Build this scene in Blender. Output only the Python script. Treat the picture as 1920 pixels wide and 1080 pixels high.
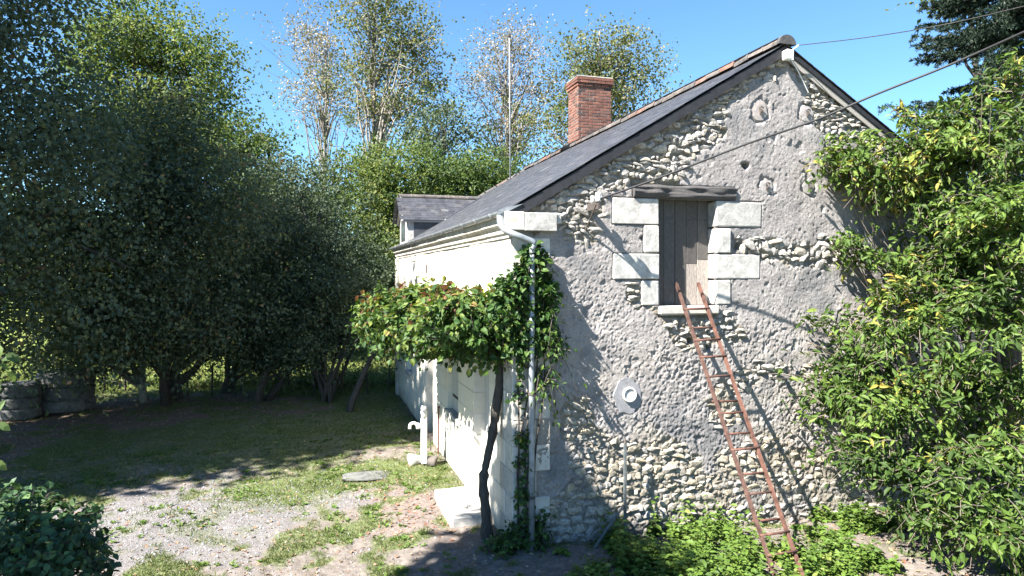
import bpy, math, random
import numpy as np
random.seed(7); RNG = np.random.default_rng(7)
for o in list(bpy.data.objects): bpy.data.objects.remove(o)
SC = bpy.context.scene; COL = SC.collection
rad = math.radians

# ------------------------------------------------------------------ camera, sky, sun, exposure
FPX = 1280.0; CAM_H = 3.65; YAW = math.atan(377/1280)
FW = np.array([math.sin(YAW), math.cos(YAW), 0.0]); RT = np.array([math.cos(YAW), -math.sin(YAW), 0.0]); UP = np.array([0, 0, 1.0])
CAM = -(RT*(9/FPX) + FW*9.0) + UP*CAM_H            # the corner of the house is the origin, 9 m ahead of the camera
cd = bpy.data.cameras.new('camera'); cam = bpy.data.objects.new('camera', cd); COL.objects.link(cam)
cd.sensor_width = 36; cd.lens = 24; cd.clip_start = 0.05; cd.clip_end = 3000; cd.shift_y = -25/1920
cam.location = CAM; cam.rotation_euler = (rad(90), 0, -YAW); SC.camera = cam

SUN = np.array([-2.9, -1.16, 3.25]); SUN = SUN/np.linalg.norm(SUN)
world = bpy.data.worlds.new('World'); SC.world = world; world.use_nodes = True
wn = world.node_tree; bg = wn.nodes['Background']
sky = wn.nodes.new('ShaderNodeTexSky'); sky.sky_type = 'NISHITA'; sky.sun_disc = False
sky.sun_elevation = math.asin(SUN[2]); sky.sun_rotation = math.atan2(SUN[0], SUN[1])
sky.altitude = 0; sky.air_density = 1.0; sky.dust_density = 0.0; sky.ozone_density = 1.6
hs = wn.nodes.new('ShaderNodeMix'); hs.data_type = 'RGBA'; hs.blend_type = 'MULTIPLY'; hs.inputs[0].default_value = 1.0
hs.inputs[7].default_value = (0.64, 0.92, 1.12, 1); wn.links.new(sky.outputs[0], hs.inputs[6]); wn.links.new(hs.outputs[2], bg.inputs[0]); bg.inputs[1].default_value = 0.05
sl = bpy.data.lights.new('sun', 'SUN'); sl.energy = 5.0; sl.angle = rad(0.5); sl.color = (1.0, 0.95, 0.88)
so = bpy.data.objects.new('sun', sl); COL.objects.link(so)
from mathutils import Vector, Matrix
so.rotation_euler = Vector(SUN).to_track_quat('Z', 'Y').to_euler(); so.location = (-20, -10, 30)
SC.cycles.diffuse_bounces = 2; vs = SC.view_settings; vs.view_transform = 'Standard'; vs.look = 'None'; vs.gamma = 1; vs.exposure = 2.3; vs.use_curve_mapping = False

# ------------------------------------------------------------------ where things stand (surveyed from the photograph)
def ray(px, py): return FW + RT*((px-960)/FPX) + UP*((515-py)/FPX)
def gab(px, py, y=0.0): r = ray(px, py); return CAM + r*((y-CAM[1])/r[1])
def fac(px, py, x=0.0): r = ray(px, py); return CAM + r*((x-CAM[0])/r[0])
def gnd(px, py, z=0.0): r = ray(px, py); return CAM + r*((z-CAM[2])/r[2])
def at(px, py, d): return CAM + ray(px, py)*d
def depth(P): return (np.asarray(P)-CAM) @ FW
def cz(x, z, h=0.0): return CAM*np.array([1, 1, 0]) + RT*x + FW*z + UP*h

# ------------------------------------------------------------------ noise
_NZ = {}
def nz(x, y, wl, seed=0):
    k = seed
    if k not in _NZ:
        r = np.random.default_rng(1000+seed); N = 512
        w = np.fft.fft2(r.standard_normal((N, N))); fx = np.fft.fftfreq(N)[:, None]; fy = np.fft.fftfreq(N)[None]
        g = np.real(np.fft.ifft2(w*np.exp(-(fx**2+fy**2)*40))); _NZ[k] = g/g.std()
    A = _NZ[k]; N = 512; u = np.asarray(x)/wl*5.0; v = np.asarray(y)/wl*5.0
    i = np.floor(u).astype(int); j = np.floor(v).astype(int); a = u-i; b = v-j
    i0 = i % N; j0 = j % N; i1 = (i+1) % N; j1 = (j+1) % N
    return A[i0, j0]*(1-a)*(1-b)+A[i1, j0]*a*(1-b)+A[i0, j1]*(1-a)*b+A[i1, j1]*a*b
def sstep(a, b, x): t = np.clip((x-a)/(b-a), 0, 1); return t*t*(3-2*t)
def poly_sd(x, y, P):
    """signed distance to polygon, negative inside"""
    P = np.asarray(P, float); d = np.full(np.shape(x), 1e9); ins = np.zeros(np.shape(x), bool); n = len(P)
    for i in range(n):
        a = P[i]; b = P[(i+1) % n]; e = b-a; wx = x-a[0]; wy = y-a[1]
        t = np.clip((wx*e[0]+wy*e[1])/max(e@e, 1e-9), 0, 1)
        d = np.minimum(d, (wx-e[0]*t)**2+(wy-e[1]*t)**2)
        c = ((a[1] > y) != (b[1] > y)) & (x < (b[0]-a[0])*(y-a[1])/((b[1]-a[1]) if abs(b[1]-a[1]) > 1e-9 else 1e-9)+a[0])
        ins ^= c
    return np.sqrt(d)*np.where(ins, -1, 1)

# ------------------------------------------------------------------ materials
def mat_new(name):
    m = bpy.data.materials.new(name); m.use_nodes = True; nt = m.node_tree
    return m, nt, nt.nodes['Principled BSDF']
def nd(nt, t, **kw):
    n = nt.nodes.new(t)
    for k, v in kw.items(): setattr(n, k, v)
    return n
def lk(nt, a, b): nt.links.new(a, b)
def ramp(nt, fac_, stops):
    r = nd(nt, 'ShaderNodeValToRGB'); cr = r.color_ramp
    while len(cr.elements) > 1: cr.elements.remove(cr.elements[-1])
    for i, (p, c) in enumerate(stops):
        e = cr.elements[0] if i == 0 else cr.elements.new(p)
        e.position = p; e.color = (*c, 1)
    lk(nt, fac_, r.inputs[0]); return r.outputs[0]
def noise(nt, scale, detail=4, rough=0.6, vec=None, dist=0.0):
    n = nd(nt, 'ShaderNodeTexNoise'); n.inputs['Scale'].default_value = scale; n.inputs['Detail'].default_value = detail
    n.inputs['Roughness'].default_value = rough; n.inputs['Distortion'].default_value = dist
    if vec is not None: lk(nt, vec, n.inputs['Vector'])
    return n.outputs['Fac']
def coords(nt, kind='Object', scale=None):
    c = nd(nt, 'ShaderNodeTexCoord').outputs[kind]
    if scale:
        mp = nd(nt, 'ShaderNodeMapping'); mp.inputs['Scale'].default_value = scale; lk(nt, c, mp.inputs['Vector']); c = mp.outputs[0]
    return c
def geo_pos(nt, scale=None):
    c = nd(nt, 'ShaderNodeNewGeometry').outputs['Position']
    if scale:
        mp = nd(nt, 'ShaderNodeMapping'); mp.inputs['Scale'].default_value = scale; lk(nt, c, mp.inputs['Vector']); c = mp.outputs[0]
    return c
def mth(nt, op, a, b=None, clamp=False):
    n = nd(nt, 'ShaderNodeMath', operation=op, use_clamp=clamp)
    for i, v in enumerate((a, b)):
        if v is None: continue
        if isinstance(v, (int, float)): n.inputs[i].default_value = v
        else: lk(nt, v, n.inputs[i])
    return n.outputs[0]
def mixc(nt, fac_, a, b, mode='MIX'):
    n = nd(nt, 'ShaderNodeMix', data_type='RGBA', blend_type=mode)
    for s, v in ((n.inputs[0], fac_), (n.inputs[6], a), (n.inputs[7], b)):
        if isinstance(v, (int, float)): s.default_value = v
        elif isinstance(v, tuple): s.default_value = (*v, 1)
        else: lk(nt, v, s)
    return n.outputs[2]
def bump(nt, bsdf, h, strength, dist=0.01):
    b = nd(nt, 'ShaderNodeBump'); b.inputs['Strength'].default_value = strength; b.inputs['Distance'].default_value = dist
    lk(nt, h, b.inputs['Height']); lk(nt, b.outputs[0], bsdf.inputs['Normal'])
def rnd(nt):
    """a random number that differs per object and per loose piece of a joined mesh"""
    g = nd(nt, 'ShaderNodeNewGeometry').outputs['Random Per Island']; o = nd(nt, 'ShaderNodeObjectInfo').outputs['Random']
    return mth(nt, 'FRACT', mth(nt, 'ADD', g, o))
def attr(nt, n): a = nd(nt, 'ShaderNodeAttribute'); a.attribute_name = n; return a.outputs['Fac']

def piece_mat(name, stops, grain=(18, 0.25), rough=0.85, bmp=(60, 0.4, 0.01), spec=0.3, stretch=None, metallic=0.0):
    """colour differs per piece (stops), with grain inside each piece"""
    m, nt, b = mat_new(name); v = geo_pos(nt, stretch)
    c = ramp(nt, rnd(nt), stops)
    n = noise(nt, grain[0], 5, 0.65, v)
    c = mixc(nt, grain[1], c, ramp(nt, n, [(0.3, (0.12, 0.11, 0.10)), (0.5, (0.5, 0.5, 0.5)), (0.72, (0.95, 0.93, 0.9))]), 'OVERLAY')
    lk(nt, c, b.inputs['Base Color']); b.inputs['Roughness'].default_value = rough; b.inputs['Specular IOR Level'].default_value = spec
    b.inputs['Metallic'].default_value = metallic
    bump(nt, b, noise(nt, bmp[0], 6, 0.7, v), bmp[1], bmp[2]); return m
def leaf_mat(name, stops, transl=0.35, rough=0.6, src='tint'):
    m, nt, b = mat_new(name)
    f = attr(nt, 'tint') if src == 'tint' else mth(nt, 'ADD', mth(nt, 'MULTIPLY', nd(nt, 'ShaderNodeObjectInfo').outputs['Random'], .55), .12)
    c = ramp(nt, f, stops); lk(nt, c, b.inputs['Base Color']); b.inputs['Roughness'].default_value = rough
    b.inputs['Specular IOR Level'].default_value = 0.35
    t = nd(nt, 'ShaderNodeBsdfTranslucent'); lk(nt, mixc(nt, 1.0, c, (1.0, 1.0, 0.55), 'MULTIPLY'), t.inputs[0])
    mx = nd(nt, 'ShaderNodeMixShader'); mx.inputs[0].default_value = transl
    lk(nt, b.outputs[0], mx.inputs[1]); lk(nt, t.outputs[0], mx.inputs[2])
    lk(nt, mx.outputs[0], nt.nodes['Material Output'].inputs[0]); return m

MT = {}
MT['rubble'] = piece_mat('rubble_stone', [(0, (.22, .21, .195)), (.3, (.34, .32, .29)), (.55, (.27, .26, .25)), (.8, (.38, .35, .30)), (1, (.31, .28, .235))], (26, .6), .95, (60, .9, .02), .15)
MT['honey'] = piece_mat('honey_stone', [(0, (.25, .22, .175)), (.35, (.36, .32, .25)), (.6, (.30, .275, .245)), (1, (.38, .32, .225))], (26, .6), .95, (60, .9, .02), .15)
MT['ashlar'] = piece_mat('tuffeau_block', [(0, (.66, .62, .54)), (.5, (.72, .68, .60)), (1, (.70, .64, .53))], (9, .16), .9, (45, .25, .008))
def splash(m):
    nt = m.node_tree; b = nt.nodes['Principled BSDF']; src = b.inputs['Base Color'].links[0].from_socket; v = geo_pos(nt)
    sx = nd(nt, 'ShaderNodeSeparateXYZ'); lk(nt, v, sx.inputs[0]); n = noise(nt, 3.5, 6, .7, v); st = noise(nt, 1.0, 6, .7, geo_pos(nt, (5, 5, .5)))
    z = mth(nt, 'SUBTRACT', mth(nt, 'MULTIPLY', n, 1.5), mth(nt, 'MULTIPLY', sx.outputs[2], 1.1)); z = mth(nt, 'MULTIPLY', mth(nt, 'SUBTRACT', z, .25), 1.6, True)
    c = mixc(nt, mth(nt, 'MULTIPLY', z, .75), src, (.20, .175, .13)); k = mth(nt, 'MULTIPLY', mth(nt, 'SUBTRACT', st, .56), 4.0, True)
    lk(nt, mixc(nt, mth(nt, 'MULTIPLY', k, .6), c, (.30, .28, .24)), b.inputs['Base Color'])
splash(MT['ashlar'])
MT['surround'] = piece_mat('pale_limestone', [(0, (.34, .33, .31)), (.5, (.42, .41, .385)), (1, (.38, .365, .34))], (7, .5), .9, (40, .6, .012))
MT['corner'] = piece_mat('corner_stone', [(0, (.42, .40, .36)), (.5, (.50, .47, .41)), (1, (.46, .44, .41))], (7, .3), .9, (45, .4, .01))
MT['cornice'] = piece_mat('cornice_stone', [(0, (.44, .42, .38)), (.5, (.52, .50, .45)), (1, (.38, .35, .30))], (5, .5), .9, (45, .4, .008))
MT['slate'] = piece_mat('slate', [(0, (.034, .036, .042)), (.3, (.052, .054, .062)), (.6, (.042, .045, .051)), (.85, (.066, .066, .070)), (.97, (.048, .048, .05)), (1, (.12, .12, .12))], (6, .55), .5, (70, .3, .004), .45)
MT['brick'] = piece_mat('red_brick', [(0, (.10, .05, .038)), (.25, (.17, .074, .052)), (.5, (.125, .055, .042)), (.72, (.21, .10, .07)), (.88, (.06, .042, .038)), (1, (.16, .085, .066))], (14, .35), .9, (70, .4, .006))
MT['clay'] = piece_mat('clay_tile', [(0, (.085, .08, .077)), (.4, (.115, .10, .09)), (.72, (.075, .072, .072)), (.86, (.17, .095, .07)), (.92, (.10, .09, .085)), (1, (.14, .12, .11))], (9, .6), .9, (60, .4, .006))
MT['rust'] = piece_mat('rusty_iron', [(0, (.075, .040, .030)), (.5, (.105, .052, .038)), (1, (.07, .042, .034))], (11, .75), .8, (120, .4, .002), .3)
MT['mortar_brick'] = piece_mat('brick_mortar', [(0, (.26, .24, .215)), (1, (.26, .24, .215))], (20, .3), .95)
MT['pebble'] = piece_mat('pebble', [(0, (.13, .13, .14)), (.4, (.22, .22, .235)), (.7, (.17, .165, .165)), (1, (.30, .30, .295))], (30, .15), .9, (80, .2, .003))
MT['oldwood'] = piece_mat('weathered_beam', [(0, (.105, .10, .10)), (1, (.105, .10, .10))], (16, .85), .85, (22, 1.0, .02), .2, (2.2, 8, 26))
MT['door'] = piece_mat('door_plank', [(0, (.075, .07, .066)), (.5, (.10, .092, .084)), (1, (.085, .082, .08))], (26, .6), .85, (60, .6, .004), .2, (6, 6, .8))
MT['bleached'] = piece_mat('bleached_plank', [(0, (.27, .23, .20)), (1, (.34, .31, .28))], (34, .75), .85, (60, .6, .004), .2, (5, 5, .5))
MT['greywood'] = piece_mat('grey_timber', [(0, (.26, .24, .215)), (1, (.32, .30, .27))], (22, .5), .85, (50, .5, .004), .2, (3, 3, 9))
MT['darkwood'] = piece_mat('dark_bargeboard', [(0, (.017, .018, .021)), (1, (.024, .025, .029))], (12, .4), .7, (50, .4, .004), .3)
MT['shutter'] = piece_mat('pale_shutter', [(0, (.42, .42, .40)), (1, (.50, .50, .48))], (20, .35), .8, (60, .3, .003), .3, (6, 6, .8))
MT['zinc'] = piece_mat('zinc', [(0, (.22, .24, .26)), (1, (.27, .29, .31))], (8, .35), .5, (60, .15, .002), .5, None, .35)
MT['concrete'] = piece_mat('mossy_concrete', [(0, (.10, .105, .10)), (1, (.14, .14, .135))], (7, .6), .95, (40, .6, .01))
MT['whitepaint'] = piece_mat('white_paint', [(0, (.66, .65, .62)), (1, (.74, .73, .70))], (14, .25), .7, (60, .3, .003))
MT['iron'] = piece_mat('dark_iron', [(0, (.05, .045, .042)), (1, (.08, .065, .055))], (30, .4), .7, (90, .3, .002), .4)
MT['cable'] = piece_mat('black_cable', [(0, (.022, .022, .024)), (1, (.03, .03, .03))], (30, .2), .6, (90, .1, .001), .4)
MT['porcelain'] = piece_mat('white_porcelain', [(0, (.72, .71, .68)), (1, (.76, .75, .72))], (30, .1), .35, (90, .1, .001), .5)
MT['bark'] = piece_mat('bark', [(0, (.055, .048, .042)), (.5, (.08, .07, .06)), (1, (.062, .057, .05))], (14, .6), .95, (24, .9, .02), .2, (3, 3, .7))
MT['palebark'] = piece_mat('pale_bark', [(0, (.20, .18, .16)), (1, (.26, .235, .21))], (8, .6), .95, (20, .6, .02), .2, (3, 3, .7))
MT['branch'] = piece_mat('branch_bark', [(0, (.10, .085, .065)), (1, (.15, .125, .10))], (12, .5), .95)
MT['core'] = piece_mat('wall_core', [(0, (.30, .28, .25)), (1, (.30, .28, .25))], (6, .4), .95)
MT['patch'] = piece_mat('mortar_patch', [(0, (.27, .255, .245)), (.5, (.30, .285, .275)), (1, (.31, .26, .235))], (24, .3), .95, (70, .5, .008))
MT['greypatch'] = piece_mat('grey_cement', [(0, (.21, .21, .22)), (1, (.23, .23, .24))], (18, .3), .95)
MT['darkcement'] = piece_mat('dark_cement', [(0, (.06, .06, .06)), (1, (.07, .07, .07))], (14, .6), .95)
MT['greymetal'] = piece_mat('dull_grey_metal', [(0, (.085, .095, .095)), (1, (.11, .12, .12))], (14, .5), .7)
MT['darkgap'] = piece_mat('dark_interior', [(0, (.02, .02, .02)), (1, (.03, .03, .03))], (5, .1), .9)
MT['pane'] = piece_mat('window_pane', [(0, (.05, .06, .07)), (1, (.08, .09, .10))], (4, .2), .12, (30, .02, .001), .6)

G_SHRUB = [(0, (.030, .060, .012)), (.35, (.060, .11, .018)), (.6, (.10, .165, .028)), (.8, (.155, .215, .04)), (.95, (.25, .25, .05)), (1, (.30, .24, .05))]
G_VINE = [(0, (.020, .055, .012)), (.35, (.042, .095, .018)), (.6, (.09, .145, .026)), (.8, (.17, .20, .04)), (.93, (.24, .15, .06)), (1, (.17, .07, .045))]
G_IVY = [(0, (.022, .052, .022)), (.5, (.045, .095, .034)), (.85, (.085, .15, .045)), (1, (.14, .20, .06))]
G_MAPLE = [(0, (.045, .070, .045)), (.5, (.078, .112, .065)), (.75, (.115, .145, .07)), (.92, (.17, .17, .05)), (1, (.20, .13, .07))]
G_DARK = [(0, (.045, .07, .04)), (.5, (.075, .105, .058)), (.85, (.105, .135, .065)), (1, (.12, .14, .05))]
G_SUNNY = [(0, (.036, .07, .022)), (.5, (.085, .135, .038)), (.8, (.135, .18, .05)), (1, (.20, .22, .07))]
G_POP = [(0, (.07, .095, .035)), (.45, (.13, .15, .06)), (.75, (.22, .21, .12)), (1, (.32, .27, .19))]
G_PINK = [(0, (.12, .12, .075)), (.45, (.25, .225, .185)), (.75, (.31, .275, .25)), (1, (.34, .295, .265))]
G_SPRUCE = [(0, (.010, .022, .014)), (.6, (.018, .038, .022)), (1, (.04, .065, .032))]
G_WEED = [(0, (.055, .10, .018)), (.5, (.10, .17, .028)), (.85, (.15, .22, .04)), (1, (.22, .25, .07))]
G_GRASS = [(0, (.07, .105, .03)), (.5, (.12, .16, .048)), (.8, (.18, .19, .075)), (1, (.26, .22, .12))]
G_LITTER = [(0, (.16, .10, .06)), (.4, (.27, .18, .11)), (.7, (.36, .27, .19)), (1, (.22, .09, .06))]
LM = {k: leaf_mat('leaf_'+k, g, t) for k, g, t in (('shrub', G_SHRUB, .35), ('vine', G_VINE, .32), ('ivy', G_IVY, .2), ('maple', G_MAPLE, .35),
      ('dark', G_DARK, .3), ('sunny', G_SUNNY, .48), ('poplar', G_POP, .4), ('pink', G_PINK, .3), ('spruce', G_SPRUCE, .1), ('weed', G_WEED, .35), ('grass', G_GRASS, .3), ('litter', G_LITTER, .1))}
LO = {k: leaf_mat('single_leaf_'+k, g, t, src='obj') for k, g, t in (('shrub', G_SHRUB, .35), ('vine', G_VINE, .32), ('ivy', G_IVY, .2), ('sunny', G_SUNNY, .35))}

# ------------------------------------------------------------------ object helpers
def tag(o, label=None, cat=None, group=None, kind=None):
    if label: o['label'] = label
    if cat: o['category'] = cat
    if group: o['group'] = group
    if kind: o['kind'] = kind
    return o
def empty(name, loc, label, cat, group=None):
    o = bpy.data.objects.new(name, None); COL.objects.link(o); o.location = loc; o.empty_display_size = .2
    return tag(o, label, cat, group)
def link(name, me, parent=None, loc=None, rot=None, scale=None):
    o = bpy.data.objects.new(name, me); COL.objects.link(o)
    if parent is not None:
        o.parent = parent; o.matrix_parent_inverse = parent_inv(parent)
    if loc is not None: o.location = loc
    if rot is not None: o.rotation_euler = rot
    if scale is not None: o.scale = scale
    return o
def parent_inv(p):
    m = Matrix.Identity(4); q = p
    ch = []
    while q is not None: ch.append(q); q = q.parent
    for q in reversed(ch): m = m @ q.matrix_parent_inverse @ q.matrix_basis
    return m.inverted()
def np_mesh(name, V, faces, mat, smooth=False, attrs=None):
    """faces: list of (n,k) int arrays"""
    V = np.asarray(V, np.float32); me = bpy.data.meshes.new(name)
    fl = [np.asarray(f, np.int32) for f in faces if len(f)]
    li = np.concatenate([f.ravel() for f in fl]); tot = np.concatenate([np.full(len(f), f.shape[1], np.int32) for f in fl])
    st = np.concatenate([[0], np.cumsum(tot)[:-1]]).astype(np.int32)
    me.vertices.add(len(V)); me.vertices.foreach_set('co', V.ravel()); me.loops.add(len(li)); me.loops.foreach_set('vertex_index', li)
    me.polygons.add(len(tot)); me.polygons.foreach_set('loop_start', st); me.polygons.foreach_set('loop_total', tot)
    me.polygons.foreach_set('use_smooth', np.full(len(tot), bool(smooth)))
    for k, a in (attrs or {}).items():
        at_ = me.attributes.new(k, 'FLOAT', 'POINT'); at_.data.foreach_set('value', np.asarray(a, np.float32))
    me.update(calc_edges=True); me.materials.append(mat); return me

class MB:
    """collects shapes for ONE mesh"""
    def __init__(s): s.V = []; s.F = {}; s.n = 0
    def add(s, V, faces):
        V = np.asarray(V, float)
        for f in faces:
            f = np.asarray(f, int)
            if len(f): s.F.setdefault(f.shape[1], []).append(f+s.n)
        s.V.append(V); s.n += len(V)
    def mesh(s, name, mat, smooth=False):
        return np_mesh(name, np.concatenate(s.V), [np.concatenate(v) for v in s.F.values()], mat, smooth)
    def build(s, name, mat, parent=None, smooth=False): return link(name, s.mesh(name, mat, smooth), parent)
    def box(s, lo, hi, ch=0.0, jit=0.0, M=None): s.add(*cbox(lo, hi, ch, jit, M))
    def tube(s, P, r, n=8, cap=True): s.add(*tube(P, r, n, cap))

def cbox(lo, hi, ch=0.0, jit=0.0, M=None):
    lo = np.asarray(lo, float); hi = np.asarray(hi, float)
    if ch <= 0:
        V = np.array([[(lo, hi)[i][0], (lo, hi)[j][1], (lo, hi)[k][2]] for i in (0, 1) for j in (0, 1) for k in (0, 1)])
        F = [np.array([[0, 1, 3, 2], [4, 6, 7, 5], [0, 4, 5, 1], [2, 3, 7, 6], [0, 2, 6, 4], [1, 5, 7, 3]])]
    else:
        c = (lo+hi)/2; h = (hi-lo)/2; ch = min(ch, h.min()*.8); V = []; idx = {}
        for i in (-1, 1):
            for j in (-1, 1):
                for k in (-1, 1):
                    for ax in range(3):
                        s = np.array([i, j, k], float)*h; q = s - np.array([i, j, k])*ch; q[ax] = s[ax]
                        idx[(i, j, k, ax)] = len(V); V.append(c+q)
        V = np.array(V); Q = []; T = []
        for ax in range(3):
            a, b = [x for x in range(3) if x != ax]
            for sg in (-1, 1):
                def g(u, v):
                    t = [0, 0, 0]; t[ax] = sg; t[a] = u; t[b] = v; return idx[(*t, ax)]
                q = [g(-1, -1), g(1, -1), g(1, 1), g(-1, 1)]
                if (sg > 0) == (ax == 1): q = q[::-1]
                Q.append(q)
            # edges along axis ax
            for u in (-1, 1):
                for v in (-1, 1):
                    t0 = [0, 0, 0]; t0[ax] = -1; t0[a] = u; t0[b] = v; t1 = list(t0); t1[ax] = 1
                    q = [idx[(*t0, a)], idx[(*t1, a)], idx[(*t1, b)], idx[(*t0, b)]]
                    nrm = np.cross(V[q[1]]-V[q[0]], V[q[3]]-V[q[0]])
                    if nrm @ (V[q[0]]-c) < 0: q = q[::-1]
                    Q.append(q)
        for i in (-1, 1):
            for j in (-1, 1):
                for k in (-1, 1):
                    t = [idx[(i, j, k, 0)], idx[(i, j, k, 1)], idx[(i, j, k, 2)]]
                    if i*j*k < 0: t = t[::-1]
                    T.append(t)
        F = [np.array(Q), np.array(T)]
    if jit: V = V + RNG.normal(0, jit, V.shape)
    if M is not None: V = V @ np.asarray(M)[:3, :3].T + np.asarray(M)[:3, 3]
    return V, F
def tube(P, r, n=8, cap=True):
    P = np.asarray(P, float); k = len(P); r = np.broadcast_to(np.asarray(r, float), (k,))
    T = np.gradient(P, axis=0); T /= np.linalg.norm(T, axis=1)[:, None]+1e-9
    ref = np.array([0, 0, 1.0]) if abs(T[:, 2]).mean() < .8 else np.array([1.0, 0, 0])
    A = np.cross(T, ref); A /= np.linalg.norm(A, axis=1)[:, None]+1e-9; B = np.cross(T, A)
    th = np.arange(n)*2*math.pi/n
    V = P[:, None]+r[:, None, None]*(np.cos(th)[None, :, None]*A[:, None]+np.sin(th)[None, :, None]*B[:, None])
    V = V.reshape(-1, 3); i = np.arange(k-1)[:, None]*n; j = np.arange(n)[None]; j2 = (j+1) % n
    Q = np.stack([i+j, i+j2, i+n+j2, i+n+j], -1).reshape(-1, 4); F = [Q]
    if cap:
        V = np.concatenate([V, P[:1], P[-1:]]); c0 = k*n; jj = np.arange(n)
        F.append(np.concatenate([np.stack([np.full(n, c0), (jj+1) % n, jj], -1), np.stack([np.full(n, c0+1), (k-1)*n+jj, (k-1)*n+(jj+1) % n], -1)]))
    return V, F
def tubes(P, r, n=4):
    """P (m,k,3), r (m,k) : many uncapped tubes in one go"""
    m, k, _ = P.shape
    T = np.gradient(P, axis=1); T /= np.linalg.norm(T, axis=2)[..., None]+1e-9
    ref = np.array([.31, .17, .93]); A = np.cross(T, ref); A /= np.linalg.norm(A, axis=2)[..., None]+1e-9; B = np.cross(T, A)
    th = np.arange(n)*2*math.pi/n
    V = P[:, :, None]+r[:, :, None, None]*(np.cos(th)[:, None]*A[:, :, None]+np.sin(th)[:, None]*B[:, :, None])
    i = np.arange(m)[:, None, None]*k*n+np.arange(k-1)[None, :, None]*n; j = np.arange(n)[None, None]; j2 = (j+1) % n
    return V.reshape(-1, 3), [np.stack([i+j, i+j2, i+n+j2, i+n+j], -1).reshape(-1, 4)]
def lathe(prof, n=16, c=(0, 0, 0)):
    prof = np.asarray(prof, float); th = np.arange(n)*2*math.pi/n; k = len(prof)
    V = np.stack([prof[:, :1]*np.cos(th), prof[:, :1]*np.sin(th), np.repeat(prof[:, 1:], n, 1)], -1).reshape(-1, 3)+np.asarray(c)
    i = np.arange(k-1)[:, None]*n; j = np.arange(n)[None]; j2 = (j+1) % n
    return V, [np.stack([i+j, i+j2, i+n+j2, i+n+j], -1).reshape(-1, 4)]
def prism(poly, axis, a, b):
    """poly: 2-D outline (counter-clockwise not required), extruded along an axis from a to b"""
    P = np.asarray(poly, float); n = len(P)
    def put(t):
        V = np.zeros((n, 3)); o = [x for x in range(3) if x != axis]; V[:, o[0]] = P[:, 0]; V[:, o[1]] = P[:, 1]; V[:, axis] = t; return V
    i = np.arange(n); j = (i+1) % n
    return np.concatenate([put(a), put(b)]), [np.stack([i, j, j+n, i+n], -1), i[None, ::-1], (i+n)[None]]

# leaves
LEAF2 = (np.array([[0, 0, 0], [-.5, .45, .10], [0, 1, -.06], [.5, .45, .10]]), np.array([[0, 2, 1], [0, 3, 2]]))
LEAF6 = (np.array([[0, 0, 0], [0, .5, .0], [0, 1.0, -.16], [-.42, .28, .10], [-.40, .66, .06], [.42, .28, .10], [.40, .66, .06]]),
         np.array([[0, 1, 3], [3, 1, 4], [4, 1, 2], [0, 5, 1], [5, 6, 1], [6, 2, 1]]))
def frames(D, N):
    D = D/(np.linalg.norm(D, axis=1)[:, None]+1e-9); X = np.cross(D, N); X /= np.linalg.norm(X, axis=1)[:, None]+1e-9
    return X, D, np.cross(X, D)
def leaf_mesh(name, P, D, N, L, W, tint, mat, tpl=LEAF2):
    TV, TF = tpl; X, Y, Z = frames(D, N); n = len(P); k = len(TV); L = np.broadcast_to(L, (n,)); W = np.broadcast_to(W, (n,))
    V = P[:, None]+TV[None, :, :1]*(X*W[:, None])[:, None]+TV[None, :, 1:2]*(Y*L[:, None])[:, None]+TV[None, :, 2:]*(Z*L[:, None])[:, None]
    F = TF[None]+(np.arange(n)*k)[:, None, None]
    return np_mesh(name, V.reshape(-1, 3), [F.reshape(-1, 3)], mat, False, {'tint': np.repeat(np.clip(tint, 0, 1), k)})
def unit(v): return v/(np.linalg.norm(v, axis=-1, keepdims=True)+1e-9)

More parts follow.
